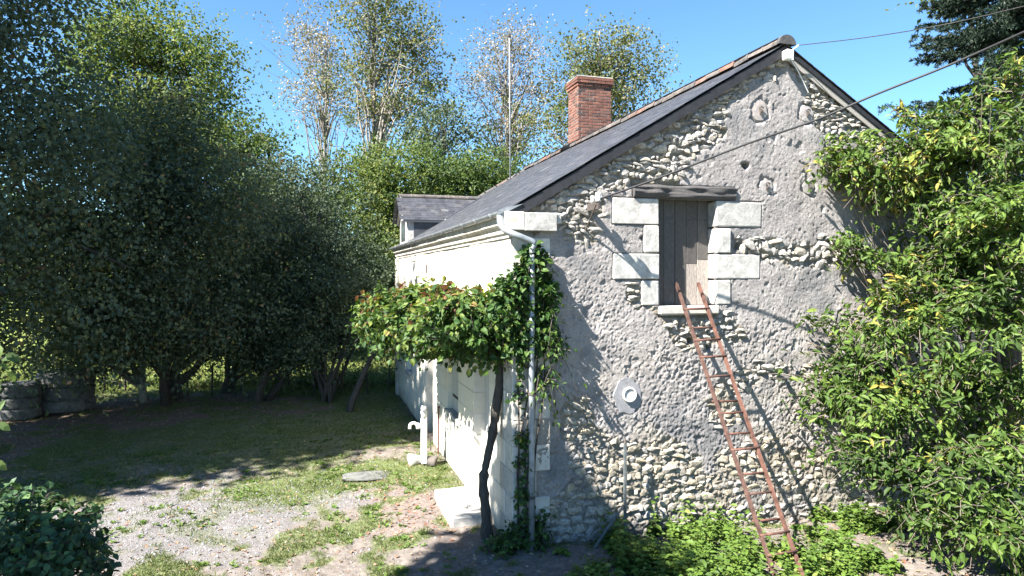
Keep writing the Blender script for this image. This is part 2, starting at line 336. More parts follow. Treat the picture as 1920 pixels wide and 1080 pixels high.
def in_blobs(blobs, n, rng, shell=.55):
    """n points in ellipsoids (x,y,z,rx,ry,rz), weighted by their surface; also the outward directions"""
    B = np.array(blobs, float); w = (B[:, 3]*B[:, 4]*B[:, 5])**(2/3); i = rng.choice(len(B), n, p=w/w.sum())
    d = unit(rng.standard_normal((n, 3))); r = shell+(1-shell)*rng.random(n)**.7; r = np.where(rng.random(n) < .22, rng.random(n)*shell, r)
    return B[i, :3]+d*B[i, 3:]*r[:, None], d, i
def shoots(blobs, n, m, length, L, W, rng, droop=.3, up=.35, spread=.6, shell=.55, nbias=.7, hue=None, clump=0, rc=.4):
    """n shoots with m leaves each. returns leaf arrays and the shoot curves"""
    S, d, bi = in_blobs(blobs, n, rng, shell)
    hoff = 0
    if clump:                                                       # boughs: shoots gather in flattened tufts with gaps between them
        K = max(3, n//clump); Cc, dc, bc = in_blobs(blobs, K, rng, shell); ci = rng.integers(0, K, n); sz = (.6+.8*rng.random(K))[ci, None]
        S = Cc[ci]+rng.standard_normal((n, 3))*np.array([1, 1, .55])*rc*sz; d = unit(dc[ci]+.5*unit(S-Cc[ci])); hoff = rng.normal(0, .13, K)[ci]
    dr = unit(d+rng.standard_normal((n, 3))*.6+np.array([0, 0, up])); ln = length*(.6+.8*rng.random(n))
    t = (np.arange(m)+.5)/m; tt = t[None, :, None]
    P = S[:, None]+dr[:, None]*(ln[:, None, None]*(tt-.4))+np.array([0, 0, -1.0])*(droop*ln[:, None, None]*tt**2)
    side = unit(np.cross(dr, rng.standard_normal((n, 3))))[:, None]; alt = np.where(np.arange(m) % 2 == 0, 1, -1)[None, :, None]
    D = unit(dr[:, None]*.55+side*alt*spread+rng.standard_normal((n, m, 3))*.35+np.array([0, 0, -droop]))
    N = unit(rng.standard_normal((n, m, 3))*.6+nbias*(np.array([0, 0, .8])+d[:, None]*.5))
    P = P+rng.standard_normal(P.shape)*length*.08
    base = rng.normal(.42, .17, n) if hue is None else hue(S, rng)
    base = base+hoff
    tint = (base[:, None]+rng.normal(0, .14, (n, m))).ravel()
    LL = L*(.6+.7*rng.random(n*m))
    k = 4; q = np.linspace(0, 1, k)[None, :, None]
    C = S[:, None]+dr[:, None]*(ln[:, None, None]*(q-.4))+np.array([0, 0, -1.0])*(droop*ln[:, None, None]*q**2)
    return P.reshape(-1, 3), D.reshape(-1, 3), N.reshape(-1, 3), LL, LL*W, tint, C, S

def wobble(a, b, k, amp, rng, sag=0.0):
    t = np.linspace(0, 1, k)[:, None]; P = a+(b-a)*t
    w = np.cumsum(rng.standard_normal((k, 3)), 0); w -= w[0]+(w[-1]-w[0])*t
    return P+w*amp+np.array([0, 0, sag])*(t*(1-t))*4

def tree(name, label, cat, base, blobs, n, m, L, leaf, rng, group=None, trunk_r=.2, top=None, bark='bark', limbs=14, W=.6, length=None, droop=.25,
         up=.35, shell=.55, stems=None, hue=None, mist=None, twig=0.0, tpl=LEAF2, nbias=.7, clump=26, rc=None):
    base = np.asarray(base, float); B = np.array(blobs, float)
    root = empty(name, base, label, cat, group); mb = MB()
    top = np.array(top, float) if top is not None else np.array([*B[:, :2].mean(0), B[:, 2].max()])
    if stems is None:
        tr = wobble(base-UP*.1, top, 9, np.linalg.norm(top-base)*.012, rng); rr = np.linspace(trunk_r, trunk_r*.18, 9); rr[0] *= 1.35
        mb.tube(tr, rr, 8); starts = [tr]
        rs = [rr]
    else:
        starts = []; rs = []
        for s in stems:
            tr = wobble(base+rng.normal(0, .12, 3)*np.array([1, 1, 0])-UP*.1, np.asarray(s, float), 7, .05, rng, .25); rr = np.linspace(trunk_r*(.7+.5*rng.random()), trunk_r*.3, 7)
            mb.tube(tr, rr, 6); starts.append(tr); rs.append(rr)
    tips, _, _ = in_blobs(blobs, limbs, rng, .35)
    tips = np.concatenate([B[:, :3], tips])
    for tp in tips:
        s = starts[rng.integers(len(starts))]; k = len(s)
        # leave the trunk below the tip
        cand = [i for i in range(1, k) if s[i, 2] < tp[2]-.25*np.linalg.norm(s[i, :2]-tp[:2])] or [1]
        i = cand[max(0, len(cand)-1-int(rng.integers(3)))]
        li = wobble(s[i], tp, 6, np.linalg.norm(tp-s[i])*.025, rng, np.linalg.norm(tp-s[i])*.05)
        r0 = trunk_r*(.5-.35*i/k)
        mb.tube(li, np.linspace(r0, r0*.18, 6), 5, False)
        # two side branches
        for q in range(2):
            st = li[rng.integers(2, 5)]; e = st+rng.normal(0, 1, 3)*np.array([1, 1, .7])*np.linalg.norm(tp-s[i])*.25+UP*.2
            mb.tube(wobble(st, e, 4, .03, rng), np.linspace(r0*.4, r0*.1, 4), 4, False)
    length = length or float(np.mean(B[:, 3:]))*.5
    P, D, N, LL, WW, tint, C, S = shoots(blobs, n, m, length, L, W, rng, droop, up, .6, shell, nbias, hue, clump, rc or length*.75)
    if twig > 0: mb.add(*tubes(C, np.tile(np.array([1, .8, .6, .4])*twig, (len(C), 1)), 3))
    mb.build('trunk', MT[bark], root, True)
    link('crown', leaf_mesh('crown', P, D, N, LL, WW, tint, LM[leaf], tpl), root)
    for c, r in (mist or []):
        q = 260; dd = unit(rng.standard_normal((q, 3))); PP = np.asarray(c)+dd*r*(rng.random(q)**.5)[:, None]
        link('mistletoe', leaf_mesh('mistletoe', PP, unit(dd+rng.standard_normal((q, 3))*.4), unit(rng.standard_normal((q, 3))+UP), r*.35, r*.14, rng.normal(.75, .12, q), LM['sunny']), root)
    return root
def bl(px, py, d, rx, ry, rd=None):
    """ellipsoid by where its middle stands, with radii in photo pixels at that distance"""
    p = at(px, py, d); a = rx*d/FPX; b = ry*d/FPX; return (*p, a, a if rd is None else rd, b)

# ================================================================== GROUND
def axis(lo, hi, a, b, step, k=18):
    g = lambda L: np.concatenate([[0], np.cumsum(step*1.45**np.arange(1, k))]); e = g(0)
    e1 = e/e[-1]*(hi-b); e0 = e/e[-1]*(a-lo)
    return np.concatenate([a-e0[::-1][:-1], np.arange(a, b+step/2, step), b+e1[1:]])
gx = axis(-900, 900, -17, 8, .1); gy = axis(-120, 1600, -4, 26, .1)
GX, GY = np.meshgrid(gx, gy, indexing='ij')
def gpoly(pts): return [tuple(gnd(*p)[:2]) for p in pts]
POLY_GRAVEL = gpoly([(90, 985), (250, 930), (430, 900), (620, 878), (700, 935), (560, 1000), (430, 1045), (300, 1090), (120, 1100)])
POLY_GRASS1 = gpoly([(420, 905), (640, 868), (745, 862), (800, 850), (860, 905), (860, 930), (740, 905), (640, 915), (600, 935), (430, 950)])
POLY_LITTER = gpoly([(-100, 800), (0, 770), (300, 742), (640, 740), (560, 770), (300, 790), (120, 830), (-100, 900)])
def masks(x, y):
    n1 = nz(x, y, 1.6, 1); n2 = nz(x, y, .45, 2); n3 = nz(x, y, .18, 3)
    d = (x-CAM[0])*FW[0]+(y-CAM[1])*FW[1]
    gr = sstep(.45, -.55, poly_sd(x, y, POLY_GRAVEL)+n1*.35+n2*.30+n3*.16)*.75
    lit = sstep(.4, -.4, poly_sd(x, y, POLY_LITTER)+n1*.4+n2*.15)
    g1 = sstep(.3, -.3, poly_sd(x, y, POLY_GRASS1)+n2*.18+n3*.1)
    lawn = sstep(11.0, 13.2, d-.45*(x+6)+n1*.5)*(1-lit)*(x < 0)
    tuft = sstep(.25, .95, n2+.4*n1-.1+.3*n3)
    field = sstep(20.8, 21.8, d+.5*n1)
    grass = np.clip(np.maximum.reduce([g1*.95, lawn*(.80+.20*np.clip(n2, -1, 1)), tuft*.8*(1-gr*.85), field]), 0, 1)
    red = sstep(.45, -.3, poly_sd(x, y, gpoly([(690, 905), (800, 905), (880, 960), (860, 1010), (760, 1000), (700, 950)]))+n2*.2)
    return gr, lit, grass, field, red
def gh(x, y):
    fall = np.exp(-((np.maximum(np.abs(x)-30, 0))/30)**2)
    return (.025*nz(x, y, 2.2, 4)+.010*nz(x, y, .5, 5)+.006*nz(x, y, .2, 6))*fall-.01+1.5*sstep(22, 46, (x-CAM[0])*FW[0]+(y-CAM[1])*FW[1])
gr, lit, grass, field, red = masks(GX, GY)
GZ = gh(GX, GY); nxg, nyg = GX.shape
ii = np.arange(nxg-1)[:, None]*nyg+np.arange(nyg-1)[None]
QF = np.stack([ii, ii+nyg, ii+nyg+1, ii+1], -1).reshape(-1, 4)
m, nt, b = mat_new('yard_ground'); v = geo_pos(nt)
n1 = noise(nt, 9, 6, .7, v); n2 = noise(nt, 45, 5, .7, v); n3 = noise(nt, 1.3, 4, .6, v)
dirt = ramp(nt, n1, [(.25, (.08, .067, .058)), (.5, (.155, .134, .118)), (.75, (.24, .212, .19))])
grav = ramp(nt, n2, [(.3, (.065, .063, .064)), (.5, (.145, .14, .14)), (.7, (.25, .245, .245))])
litc = ramp(nt, noise(nt, 30, 5, .7, v), [(.3, (.07, .055, .045)), (.5, (.15, .115, .09)), (.72, (.28, .21, .16))])
grc = ramp(nt, n1, [(.25, (.06, .085, .028)), (.5, (.10, .13, .042)), (.75, (.17, .17, .08))])
fic = ramp(nt, n3, [(.3, (.09, .14, .03)), (.5, (.14, .18, .045)), (.7, (.19, .20, .06))])
c = mixc(nt, attr(nt, 'gravel'), dirt, grav); c = mixc(nt, attr(nt, 'red'), c, ramp(nt, n2, [(.3, (.10, .065, .058)), (.7, (.25, .18, .16))]))
c = mixc(nt, attr(nt, 'litter'), c, litc); c = mixc(nt, attr(nt, 'grass'), c, grc); c = mixc(nt, attr(nt, 'field'), c, fic)
lk(nt, c, b.inputs['Base Color']); b.inputs['Roughness'].default_value = .95; b.inputs['Specular IOR Level'].default_value = .15
bump(nt, b, mth(nt, 'ADD', n2, mth(nt, 'MULTIPLY', n1, 1.5)), .7, .02)
go = link('ground', np_mesh('ground', np.stack([GX, GY, GZ], -1).reshape(-1, 3), [QF], m, True,
          {'gravel': gr.ravel(), 'litter': lit.ravel(), 'grass': grass.ravel(), 'field': field.ravel(), 'red': red.ravel()*.22}))
tag(go, kind='structure')

# ================================================================== THE HOUSE
RX = 4.2; SL = .601; Z0 = 4.55; WID = 8.4; LEN = 12.5
def ztop(x): return Z0+SL*np.minimum(x, WID-x)
house = empty('stone_cottage', (0, 0, 0), 'old stone cottage with crumbling plaster gable, white side wall and dark slate roof', 'house')

# ---- where the plaster has come off the gable
def gp(pts): return [(gab(*p)[0], gab(*p)[2]) for p in pts]
RUB = [(gp([(960, 400), (985, 380), (1475, 75), (1470, 122), (1440, 150), (1380, 195), (1352, 225), (1345, 262), (1295, 285), (1272, 300), (1262, 345), (1188, 352), (1150, 372), (1140, 400), (1118, 430), (1098, 450), (1062, 448), (1040, 430), (1000, 440)]), 1.0),
       (gp([(1472, 90), (1720, 275), (1705, 320), (1600, 262), (1545, 240), (1517, 205), (1500, 165)]), 1.0),
       (gp([(1372, 440), (1440, 455), (1600, 462), (1600, 498), (1480, 492), (1375, 478)]), 1.0),
       (gp([(1190, 545), (1236, 575), (1380, 592), (1388, 625), (1330, 655), (1285, 645), (1240, 600), (1195, 575)]), .75),
       (gp([(1060, 760), (1095, 750), (1115, 800), (1200, 815), (1260, 815), (1310, 850), (1335, 930), (1335, 1020), (1000, 1070), (1000, 960), (1060, 900)]), .9),
       (gp([(1340, 700), (1420, 675), (1500, 690), (1640, 690), (1640, 715), (1450, 700), (1395, 740), (1400, 790), (1345, 800)]), .8),
       (gp([(1345, 830), (1420, 820), (1520, 830), (1640, 800), (1680, 1010), (1340, 1010)]), .62)]
def rubble(x, z):
    e = nz(x, z, .5, 11)*.07+nz(x, z, .16, 12)*.035
    r = np.zeros(np.shape(x))
    for P, w in RUB: r = np.maximum(r, w*sstep(.06, -.06, poly_sd(x, z, P)+e))
    # the foot of the wall has lost much of its plaster in patches
    low = sstep(2.3, .6, z)*sstep(-.2, 1.3, nz(x, z, .55, 13)+.5*nz(x, z, .2, 14))
    return np.maximum(r, low*.55)
# door opening and the stones round it
DX0, DX1 = gab(1236, 450)[0], gab(1343, 450)[0]; DZ0, DZ1 = gab(1285, 573)[2], gab(1285, 374)[2]
SUR = [(1148, 371, 1236, 421), (1208, 422.5, 1236, 474), (1150, 475.5, 1235, 524), (1203, 525.5, 1235, 573),
       (1343, 378, 1427, 426), (1343, 427.5, 1370, 475), (1343, 476.5, 1425, 523), (1343, 524.5, 1370, 571)]
SURM = []
for (x0, y0, x1, y1) in SUR:
    cx = (x0+x1)/2; cy = (y0+y1)/2
    SURM.append((gab(x0, cy)[0], gab(cx, y1)[2], gab(x1, cy)[0], gab(cx, y0)[2]))
SURM = [((a, z0, DX0-.001, z1) if i < 4 else (DX1+.001, z0, c, z1)) for i, (a, z0, c, z1) in enumerate(SURM)]
LIN = (gab(1187, 361)[0], gab(1280, 374)[2]+.004, gab(1378, 361)[0], gab(1280, 348)[2])
def blocked(x, z, pad=0.0):
    k = (x > DX0-pad) & (x < DX1+pad) & (z > DZ0-.16-pad) & (z < DZ1+pad)
    for (a, z0, c, z1) in SURM+[LIN]: k |= (x > a-pad) & (x < c+pad) & (z > z0-pad) & (z < z1+pad)
    return k
PATCH = [(1425, 208, .155, 1), (1513, 213, .13, 1), (1437, 350, .13, 1), (1516, 350, .12, 1)]
# ---- the displaced gable face
ux = np.concatenate([np.arange(.0, 6.95, .0115), np.linspace(6.98, WID, 16)]); nv = 520
UX = np.repeat(ux[:, None], nv, 1); ZT = ztop(UX)-.03; UZ = -.15+(ZT+.15)*np.linspace(0, 1, nv)[None]
rb = rubble(UX, UZ); lowz = sstep(3.2, 1.2, UZ)
bumps = nz(UX, UZ, .085, 21)
grain = .75*nz(UX, UZ, .058, 21)+.5*nz(UX, UZ, .11, 20); fine = nz(UX, UZ, .031, 24); gmid = sstep(3.9, 1.6, UZ+.5*nz(UX, UZ, 1.3, 36))*(.65+.35*np.clip(nz(UX, UZ, .45, 39), -1, 1))
h = .007*nz(UX, UZ, 1.4, 22)+.003*nz(UX, UZ, .35, 23)+(.0007+.0032*gmid)*np.sign(grain)*np.abs(grain)**.8+(.0016+.0032*gmid)*fine
h -= (.005+.013*gmid)*sstep(1.15, 1.6, nz(UX, UZ, .058, 25)+.35*nz(UX, UZ, .6, 37))        # small pits
h -= .016*sstep(1.45, 1.75, nz(UX, UZ, .24, 26)*.7+nz(UX, UZ, .08, 27)*.6)              # knocked-out bits
edge = sstep(.05, .3, rb)*sstep(.75, .4, rb)
h = h*(1-rb*.5)+rb*(-.030+.012*sstep(2.4, 1.6, UZ)+.010*nz(UX, UZ, .06, 28)+.006*nz(UX, UZ, .03, 38))+edge*.004
for (px, py, r, hk) in PATCH:
    q = gab(px, py); dd = np.hypot(UX-q[0], (UZ-q[2])*.9)+.02*nz(UX, UZ, .12, 29); ringd = np.exp(-((dd-r*1.02)/.022)**2)
    h = h*(dd > r)+np.where(dd <= r, -.004, 0)-.03*ringd*(nz(UX, UZ, .2, 30) > -.5)
HOLES = [(1398, 311, .062), (1207, 447, .028), (1387, 462, .055), (1330, 650, .04), (1295, 640, .04)]
for (px, py, r) in HOLES:
    q = gab(px, py); dd = np.hypot((UX-q[0]), (UZ-q[2])*1.15)+.010*nz(UX, UZ, .06, 31); h = np.where(dd < r, -.14, h-.012*np.exp(-((dd-r)/.02)**2))
h = np.where(blocked(UX, UZ, .004), -.06, h); h = np.where(UX < .015, np.minimum(h, -.01), h)
WV = np.stack([UX, -h, UZ], -1).reshape(-1, 3); nxw = len(ux)
ii = np.arange(nxw-1)[:, None]*nv+np.arange(nv-1)[None]; Q = np.stack([ii, ii+nv, ii+nv+1, ii+1], -1)
cxm = (UX[1:, 1:]+UX[:-1, :-1])/2; czm = (UZ[1:, 1:]+UZ[:-1, :-1])/2
keep = ~((cxm > DX0-.002) & (cxm < DX1+.002) & (czm > DZ0-.002) & (czm < DZ1+.002))
m, nt, b = mat_new('old_plaster'); v = geo_pos(nt)
a1 = noise(nt, 3.2, 6, .65, v); a2 = noise(nt, 26, 5, .7, v); a3 = noise(nt, .9, 4, .6, v)
pl = ramp(nt, a1, [(.28, (.185, .178, .18)), (.45, (.27, .252, .242)), (.6, (.32, .30, .288)), (.75, (.37, .348, .332))])
pl = mixc(nt, .6, pl, ramp(nt, a3, [(.3, (.36, .36, .37)), (.5, (.5, .5, .5)), (.7, (.62, .61, .60))]), 'OVERLAY')
pl = mixc(nt, .35, pl, ramp(nt, a2, [(.3, (.2, .2, .2)), (.5, (.5, .5, .5)), (.7, (.8, .79, .77))]), 'OVERLAY')
warm = ramp(nt, a1, [(.3, (.28, .25, .21)), (.7, (.39, .35, .295))])
pl = mixc(nt, mth(nt, 'MULTIPLY', attr(nt, 'low'), .75), pl, warm)
mo = ramp(nt, a2, [(.3, (.17, .15, .12)), (.7, (.30, .27, .22))])
c = mixc(nt, attr(nt, 'rubble'), pl, mo)
c = mixc(nt, mth(nt, 'MULTIPLY', attr(nt, 'lichen'), .6), c, (.17, .17, .175))
lk(nt, c, b.inputs['Base Color']); b.inputs['Roughness'].default_value = .95; b.inputs['Specular IOR Level'].default_value = .15
bump(nt, b, mth(nt, 'ADD', mth(nt, 'MULTIPLY', noise(nt, 130, 5, .8, v), .9), mth(nt, 'ADD', a2, noise(nt, 62, 4, .75, v))), .95, .014)
li_z = sstep(.6, 1.5, nz(UX, UZ, .8, 33)+.5*nz(UX, UZ, .2, 34)+1.2*np.exp(-((UX-3.35)**2+((UZ-.8)*.8)**2)/.25)-.3)
link('gable_plaster', np_mesh('gable_plaster', WV, [Q[keep]], m, True,
     {'rubble': sstep(.25, .7, rb).ravel(), 'low': (lowz*sstep(-.8, .9, nz(UX, UZ, .7, 35))).ravel(), 'lichen': li_z.ravel()}), house)

# ---- stones that show where the plaster is gone: single stones, the smallest joined
ICO = None
def ico():
    import bmesh
    bm = bmesh.new(); bmesh.ops.create_icosphere(bm, subdivisions=2, radius=1); V = np.array([v.co[:] for v in bm.verts]); F = np.array([[v.index for v in f.verts] for f in bm.faces]); bm.free(); return V, F
ICO = ico()
def stone_shape(rng, p=.62):
    V, F = ICO; d = np.sign(V)*np.abs(V)**p*1.12
    for i in range(9):                                             # broken flat faces
        n = unit(rng.normal(0, 1, 3)); k = rng.uniform(.62, .95); t = d@n; d = d-np.where(t > k, (t-k)*.88, 0)[:, None]*n
    return d*(1+.075*rng.standard_normal(len(d)))[:, None], F
SHAPES = [stone_shape(np.random.default_rng(50+i)) for i in range(12)]
SH_ME = {k: [np_mesh('stone', v, [f], MT[k], False) for v, f in SHAPES] for k in ('rubble', 'honey')}
cand = []; z = .0; rs = np.random.default_rng(3)
while z < 7.0:
    rh = rs.uniform(.045, .10)+(.02 if z < 2.0 else 0); x = rs.uniform(.3, .45)
    while x < 7.3:
        w = rs.uniform(.05, .15)+(rs.random() < .22)*rs.uniform(.04, .12)+(.03 if z < 2.0 else 0); xc = x+w/2; x += w+rs.uniform(-.008, .012)
        zc = z+rh/2+rs.normal(0, .012)+.035*nz(xc, z, .9, 61)+.014*nz(xc, z, .3, 62)
        if zc > ztop(xc)-.10-(.05 if xc < RX else .0): continue
        if rs.random() < .07: continue
        cand.append((xc, zc, w, rh*rs.uniform(.7, 1.25)))
    z += rh+.002
cand = np.array(cand); rbc = rubble(cand[:, 0], cand[:, 1]); ok = (rbc > .36+.12*rs.random(len(cand))) & ~blocked(cand[:, 0], cand[:, 1], .05)
for (px, py, r, hk) in PATCH:
    q = gab(px, py); ok &= np.hypot(cand[:, 0]-q[0], cand[:, 1]-q[2]) > r+.03
for (px, py, r) in HOLES:
    q = gab(px, py); ok &= np.hypot(cand[:, 0]-q[0], cand[:, 1]-q[2]) > r+.02
cand = cand[ok]; rbc = rbc[ok]
vis = np.where(cand[:, 0] > 6.3, .2, 1)*np.where((cand[:, 1] < .35), .5, 1)*cand[:, 2]*cand[:, 3]
order = np.argsort(-vis); rest = MB()
for n_, i in enumerate(order):
    xc, zc, w, hh = cand[i]; kind = 'honey' if zc < 2.2+.5*math.sin(xc*3) else 'rubble'
    dp = rs.uniform(.045, .065); yy = dp*.86-(rs.uniform(-.012, .022) if zc > 2.2 else rs.uniform(-.010, .013)); k = rs.integers(12); rot = (rs.normal(0, .2), rs.normal(0, .2), rs.normal(0, .2))
    if n_ < 300: link('stone', SH_ME[kind][k], house, (xc, yy, zc), rot, (w*.56, dp, hh*.58))
    else:
        R3 = np.array(__import__('mathutils').Euler(rot).to_matrix()); rest.add((SHAPES[k][0]*np.array([w*.56, dp, hh*.58]))@R3.T+np.array([xc, yy, zc]), [SHAPES[k][1]])
if rest.n: tag(rest.build('small_stones', MT['rubble'], house, False), kind='stuff')

# ---- mortar patches with iron hooks, vent
for (px, py, r, hk) in PATCH:
    q = gab(px, py); rr = np.random.default_rng(int(px)); n = 22; th = np.arange(n)*2*math.pi/n
    rad_ = r*(.93+.08*rr.standard_normal(n)); V = [[q[0], -.002, q[2]]]+[[q[0]+.55*a*math.cos(t), -.004, q[2]+.6*a*math.sin(t)] for a, t in zip(rad_, th)]+[[q[0]+.92*a*math.cos(t), .0, q[2]+a*math.sin(t)] for a, t in zip(rad_, th)]+[[q[0]+.95*a*math.cos(t), .05, q[2]+1.03*a*math.sin(t)] for a, t in zip(rad_, th)]
    i = np.arange(n); j = (i+1) % n
    F3 = np.stack([np.zeros(n, int), 1+j, 1+i], -1); F4 = np.concatenate([np.stack([1+i, 1+j, 1+n+j, 1+n+i], -1), np.stack([1+n+i, 1+n+j, 1+2*n+j, 1+2*n+i], -1)])
    po = link('mortar_patch', np_mesh('mortar_patch', V, [F3, F4], MT['patch'], False), house)
    mb = MB(); mb.tube([(q[0]-.03, -.02, q[2]+.035), (q[0]-.005, -.035, q[2]+.06), (q[0]+.03, -.04, q[2]+.04), (q[0]+.015, -.04, q[2]), (q[0]-.01, -.035, q[2]-.02), (q[0]+.01, -.03, q[2]-.06)], .011, 6)
    mb.box((q[0]-.012, -.03, q[2]-.05), (q[0]+.012, .0, q[2]+.03), .003); mb.build('iron_hook', MT['iron'], po)
q = gab(1178, 742); n = 26; th = np.arange(n)*2*math.pi/n; rr = np.random.default_rng(8)
rad_ = .26*(1+.07*rr.standard_normal(n)); V = [[q[0], -.012, q[2]]]+[[q[0]+.8*a*math.cos(t), -.012, q[2]+.95*a*math.sin(t)] for a, t in zip(rad_, th)]+[[q[0]+.88*a*math.cos(t), .05, q[2]+1.05*a*math.sin(t)] for a, t in zip(rad_, th)]
i = np.arange(n); j = (i+1) % n
po = link('vent_patch', np_mesh('vent_patch', V, [np.stack([np.zeros(n, int), 1+j, 1+i], -1), np.stack([1+i, 1+j, 1+n+j, 1+n+i], -1)], MT['greypatch'], False), house)
vc = np.array([q[0]+.005, -.02, q[2]+.02]); mb = MB()
V, F = lathe([(.078, 0), (.105, 0), (.105, .022), (.098, .030), (.084, .030), (.078, .018)], 28); mb.add(V[:, [0, 2, 1]]*np.array([1, -1, 1])+vc, [f[:, ::-1] for f in F]); vo = mb.build('vent_ring', MT['whitepaint'], house)
mb = MB()
for k in range(9):
    zz = -.068+k*.017; hw = math.sqrt(max(.0778**2-zz*zz, .0004)); mb.box((vc[0]-hw, -.036, vc[2]+zz-.005), (vc[0]+hw, -.024, vc[2]+zz+.004), .001)
mb.build('grille', MT['porcelain'], vo)
mb = MB(); V, F = lathe([(.0, .002), (.079, .002)], 24); mb.add(V[:, [0, 2, 1]]*np.array([1, -1, 1])+vc, [f[:, ::-1] for f in F]); mb.build('vent_back', MT['darkgap'], vo)

# ---- loft door with its stones
for i, (a, z0, c, z1) in enumerate(SURM):
    mb = MB(); g = .004; mb.box((a, -.006-.004*(i % 3), z0+g), (c, .24, z1-g), .014, .0035); mb.build('surround_stone', MT['surround'], house)
nxl, nzl = 90, 16; lx = np.linspace(LIN[0], LIN[2], nxl); lz = np.linspace(0, 1, nzl); BX_, BZ_ = np.meshgrid(lx, lz, indexing='ij')
zlo = LIN[1]+.003; zhi = LIN[3]+.012*nz(lx, lx*0, .5, 51)[:, None]-.02*sstep(.25, 0, (lx-LIN[0]))[:, None]
ZB = zlo+(zhi-zlo)*BZ_; grv = nz(BX_, ZB*9, .55, 52); hb = .012*nz(BX_, ZB, .3, 53)+.008*nz(BX_, ZB*7, .35, 54)-.022*sstep(.7, 1.4, grv)-.03*(2*np.abs(BZ_-.5))**5
VF = np.stack([BX_, -.050-hb, ZB], -1); VB = np.stack([BX_, np.full_like(BX_, .2), ZB], -1); nn = nxl*nzl
i = np.arange(nxl-1)[:, None]*nzl+np.arange(nzl-1)[None]; QFr = np.stack([i, i+nzl, i+nzl+1, i+1], -1).reshape(-1, 4); kx = np.arange(nxl-1)*nzl; kz = np.arange(nzl-1)
rim = np.concatenate([np.stack([kx, nn+kx, nn+kx+nzl, kx+nzl], -1), np.stack([kx+nzl-1, kx+2*nzl-1, nn+kx+2*nzl-1, nn+kx+nzl-1], -1), np.stack([kz, kz+1, nn+kz+1, nn+kz], -1), np.stack([(nxl-1)*nzl+kz, nn+(nxl-1)*nzl+kz, nn+(nxl-1)*nzl+kz+1, (nxl-1)*nzl+kz+1], -1)])
link('lintel', np_mesh('lintel', np.concatenate([VF.reshape(-1, 3), VB.reshape(-1, 3)]), [QFr, QFr[:, ::-1]+nn, rim], MT['oldwood'], False), house)
mb = MB(); mb.box((DX0-.01, -.055, DZ0-.13), (DX1+.03, .26, DZ0-.004), .02, .004); mb.build('sill', MT['corner'], house)
loft = empty('loft_door', (0, 0, 0), None, None); loft.parent = house
pw = (DX1-DX0)/5
for k in range(5):
    x0 = DX0+k*pw; mb = MB()
    if k < 3: mb.box((x0+.003, .205+.004*(k % 2), DZ0), (x0+pw-.003, .235, DZ1+.05), .004, .001); pk = mb.build('plank', MT['door'], loft)
    else:
        zc = DZ0+.60 if k == 3 else DZ0+.66
        mb.box((x0+.003, .205+.004*(k % 2), zc), (x0+pw-.003, .235, DZ1+.05), .004, .001); pk = mb.build('plank', MT['door'], loft)
        mb = MB(); mb.box((x0+.003, .207+.003*(k % 2), DZ0), (x0+pw-.003, .235, zc-.003), .004, .001); p2 = mb.build('plank', MT['bleached'], loft); tag(p2, 'sun bleached lower plank')
    for q_ in (.3, .7):
        mb = MB(); V, F = lathe([(.0, .008), (.006, .006), (.009, 0)], 8); mb.add(V[:, [0, 2, 1]]*np.array([1, -1, 1])+np.array([x0+pw*q_, .204, DZ1-.27]), F); mb.build('nail', MT['iron'], pk)
mb = MB(); mb.box((DX0-.02, .236, DZ0-.02), (DX1+.02, .28, DZ1+.1)); mb.build('door_backing', MT['darkgap'], house)

# ---- corner stones, facade blocks, openings
CH = .345; NCO = 12
OPEN = [(1.24, 2.25, 0, 7), (3.47, 4.47, 3, 7), (6.1, 7.0, 0, 7), (9.3, 10.2, 3, 7)]
rf = np.random.default_rng(12)
for c_ in range(NCO):
    z0 = c_*CH; z1 = z0+CH; long = c_ % 2 == 0; yc = .62 if long else .36; xc = .33 if long else .52
    mb = MB(); mb.box((-.004, -.012, z0+.003), (xc, yc, z1-.003), .009, .0015); mb.build('corner_stone', MT['corner'] if c_ < 99 else 0, house)
    segs = [(yc+.004, LEN)]
    for (a, b_, k0, k1) in OPEN:
        if k0 <= c_ < k1:
            new = []
            for (s, e) in segs:
                if b_ <= s or a >= e: new.append((s, e)); continue
                if a-s > .05: new.append((s, a))
                if e-b_ > .05: new.append((b_, e))
            segs = new
    for (s, e) in segs:
        n = max(1, round((e-s)/rf.uniform(.62, .85))); cuts = np.linspace(s, e, n+1)
        if n > 1: cuts[1:-1] += rf.normal(0, .05, n-1)
        for k in range(n):
            mb = MB(); mb.box((rf.normal(0, .0022), cuts[k]+.0015, z0+.0015), (.25, cuts[k+1]-.0015, z1-.0015), .005, .0008); mb.build('wall_block', MT['ashlar'], house)
# end pilaster, string course
mb = MB(); mb.box((-.07, LEN-.42, 0), (-.006, LEN-.002, 4.13), .01); mb.build('pilaster', MT['cornice'], house)
V, F = prism([(0.26, .2), (0.26, 4.12), (RX, 4.12+(RX-.26)*SL*.97), (WID-.02, 4.12), (WID-.02, .0)], 1, .262, LEN-.02)
mb = MB(); mb.add(V, F); mb.build('wall_core', MT['core'], house)
V, F = prism([(.0, 4.3), (RX, ztop(RX)-.12), (WID, 4.3), (WID, 0), (0.26, 0), (.26, 4.0)], 1, LEN-.015, LEN+.2)
mb = MB(); mb.add(V, F); mb.build('far_gable', MT['core'], house)
